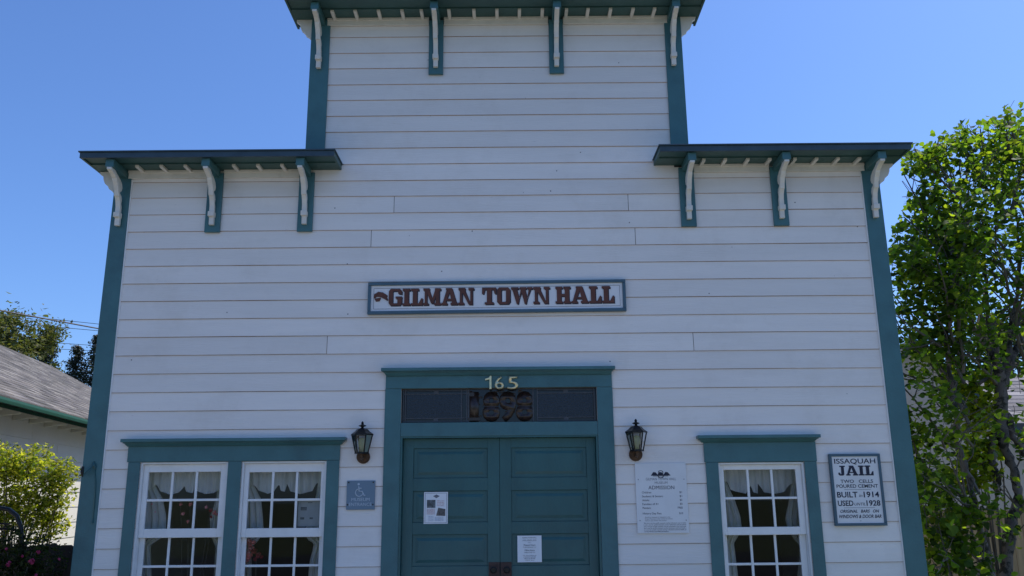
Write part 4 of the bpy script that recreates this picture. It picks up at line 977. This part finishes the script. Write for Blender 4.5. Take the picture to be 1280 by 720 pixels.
for px, py, r_ in ((40,702,.045),(48,690,.030),(12,703,.025),(45,719,.025),(74,699,.022),(8,686,.02),(28,695,.02),(10,706,.03)):
    X, Z = at(px, py, -.30); g = MB(); bloom(g, (X, -.30, Z), r_*.72, 26); g.build('rose_bloom', M['magenta'], rb)

# ------------------------------------------------------------------ overhead wires (at their distance, both ends out of sight)
def wire(label, a, b_, Y0, Y1, r_, m):
    p = px3(a[0], a[1], Y0); q = px3(b_[0], b_[1], Y1); d = q-p; p2 = p-d*2.5; q2 = q+d*2.2; pts = []
    for i in range(25):
        t_ = i/24; v = p2.lerp(q2, t_); pts.append(v)
    o = MB().tube(pts, r_, 6).build('overhead_wire', m); tag(o, label, 'wire', 'overhead wires above the roof')
wire('thick overhead cable sloping down above the roof, lowest in angle', (0, 388), (122, 410.5), 17, 21, .024, M['cablegrey'])
wire('thin wire just below the thick cable, ending at same height', (66, 399), (123, 405), 30, 30.5, .012, M['cable'])
wire('thin wire below the thick cable, crossing it near the corner board', (62, 408), (123, 413.5), 30, 30.5, .012, M['cable'])
wire('upper of the two lowest thin wires above the conifer top', (76, 429), (120, 432), 30, 30.5, .011, M['cable'])
wire('lowest thin wire, passing through conifer tops', (76, 436.5), (120, 438.5), 30, 30.5, .010, M['cable'])

# ------------------------------------------------------------------ right fence and house
RF = thing('tan_fence', 'tan cedar board fence behind the tree stems at right', 'fence', (6, 4.6, 0))
x = 3.9
zf = at(1250, 638, 4.8)[1]
while x < 10.5:
    z_ = zf+random.uniform(-.02, .02)
    MB().prism([(x, .04), (x+.138, .04), (x+.138, z_-.03), (x+.115, z_), (x+.023, z_), (x, z_-.03)], lambda p, k: (p[0], 4.8 if k == 0 else 4.82, p[1])).build('fence_board', M['tanwood'], RF)
    x += .144
for z in (.3, zf-.25): MB().box(3.9, 10.5, 4.822, 4.86, z, z+.09).build('rail', M['tanwood'], RF)
NR = thing('beige_house', 'beige house with gable and grey shingled roof behind the right trees', 'house', (9, 12, 0))
# gable end facing the viewer, roof plane to the right
Yg = 10.0
gx, gz_ = at(1180, 470, Yg); 
xr0, zr0 = at(1222, 494, Yg); xr1, zr1 = at(1247, 516, Yg)
sl_ = (zr1-zr0)/(xr1-xr0)
rx, rz = xr0-1.2, zr0-sl_*1.2          # ridge end
ex, ez = xr1+.9, zr1+sl_*.9
g = MB(); lx = rx-(ex-rx); 
g.prism([(lx, 0), (ex-.3, 0), (ex-.3, ez+.1), (rx, rz-.12), (lx, ez+.1)], lambda p, k: (p[0], Yg+.15 if k == 0 else Yg+8, p[1])); g.build('wall', M['beige'], NR)
for sgn, ee in ((1, ex), (-1, lx)):
    a = [(rx, Yg, rz), (ee, Yg, ez), (ee, Yg+8.3, ez), (rx, Yg+8.3, rz)]
    MB().hexa(a, [(p[0], p[1], p[2]-.14) for p in a]).build('roof_slope', M['felt'], NR)
# second wing further right with its roof facing us
zt_, xt_ = at(1260, 470, 13.0)[1], 0
zb_ = at(1260, 530, 10.6)[1]
x0w = ex-2.4
g = MB().box(x0w, x0w+9, 11.0, 15.0, 0, zb_); g.build('wing_wall', M['beige'], NR)
yE, yR = 10.55, 13.2; zR = at(1262, 468, yR)[1]
def rp2(s, u, lift=0): 
    f = u/(yR-yE); return (s, yE+u, zb_+(zR-zb_)*f+lift)
g = MB().hexa([rp2(x0w-.2, 0), rp2(x0w+9.2, 0), rp2(x0w+9.2, yR-yE), rp2(x0w-.2, yR-yE)], [rp2(x0w-.2, 0, -.12), rp2(x0w+9.2, 0, -.12), rp2(x0w+9.2, yR-yE, -.12), rp2(x0w-.2, yR-yE, -.12)])
g.hexa([rp2(x0w-.2, yR-yE), rp2(x0w+9.2, yR-yE), (x0w+9.2, 2*yR-yE, zb_), (x0w-.2, 2*yR-yE, zb_)], [rp2(x0w-.2, yR-yE, -.12), rp2(x0w+9.2, yR-yE, -.12), (x0w+9.2, 2*yR-yE, zb_-.12), (x0w-.2, 2*yR-yE, zb_-.12)])
r2 = g.build('wing_roof', M['felt'], NR)
shingles(r2, rp2, x0w-.2, x0w+9.2, yR-yE, [(.22, .20, .20), (.26, .24, .24), (.19, .175, .18)], exp=.20, tab=.9, lift=.002)
g = MB(); k_ = sl_/math.sqrt(1+sl_*sl_)
g.hexa([(rx, Yg-.05, rz+.02), (ex+.05, Yg-.05, ez+.02-.02), (ex+.05, Yg-.05, ez-.10), (rx, Yg-.05, rz-.10)], [(rx, Yg-.005, rz+.02), (ex+.05, Yg-.005, ez), (ex+.05, Yg-.005, ez-.10), (rx, Yg-.005, rz-.10)])
g.build('rake_board', M['cap'], NR)
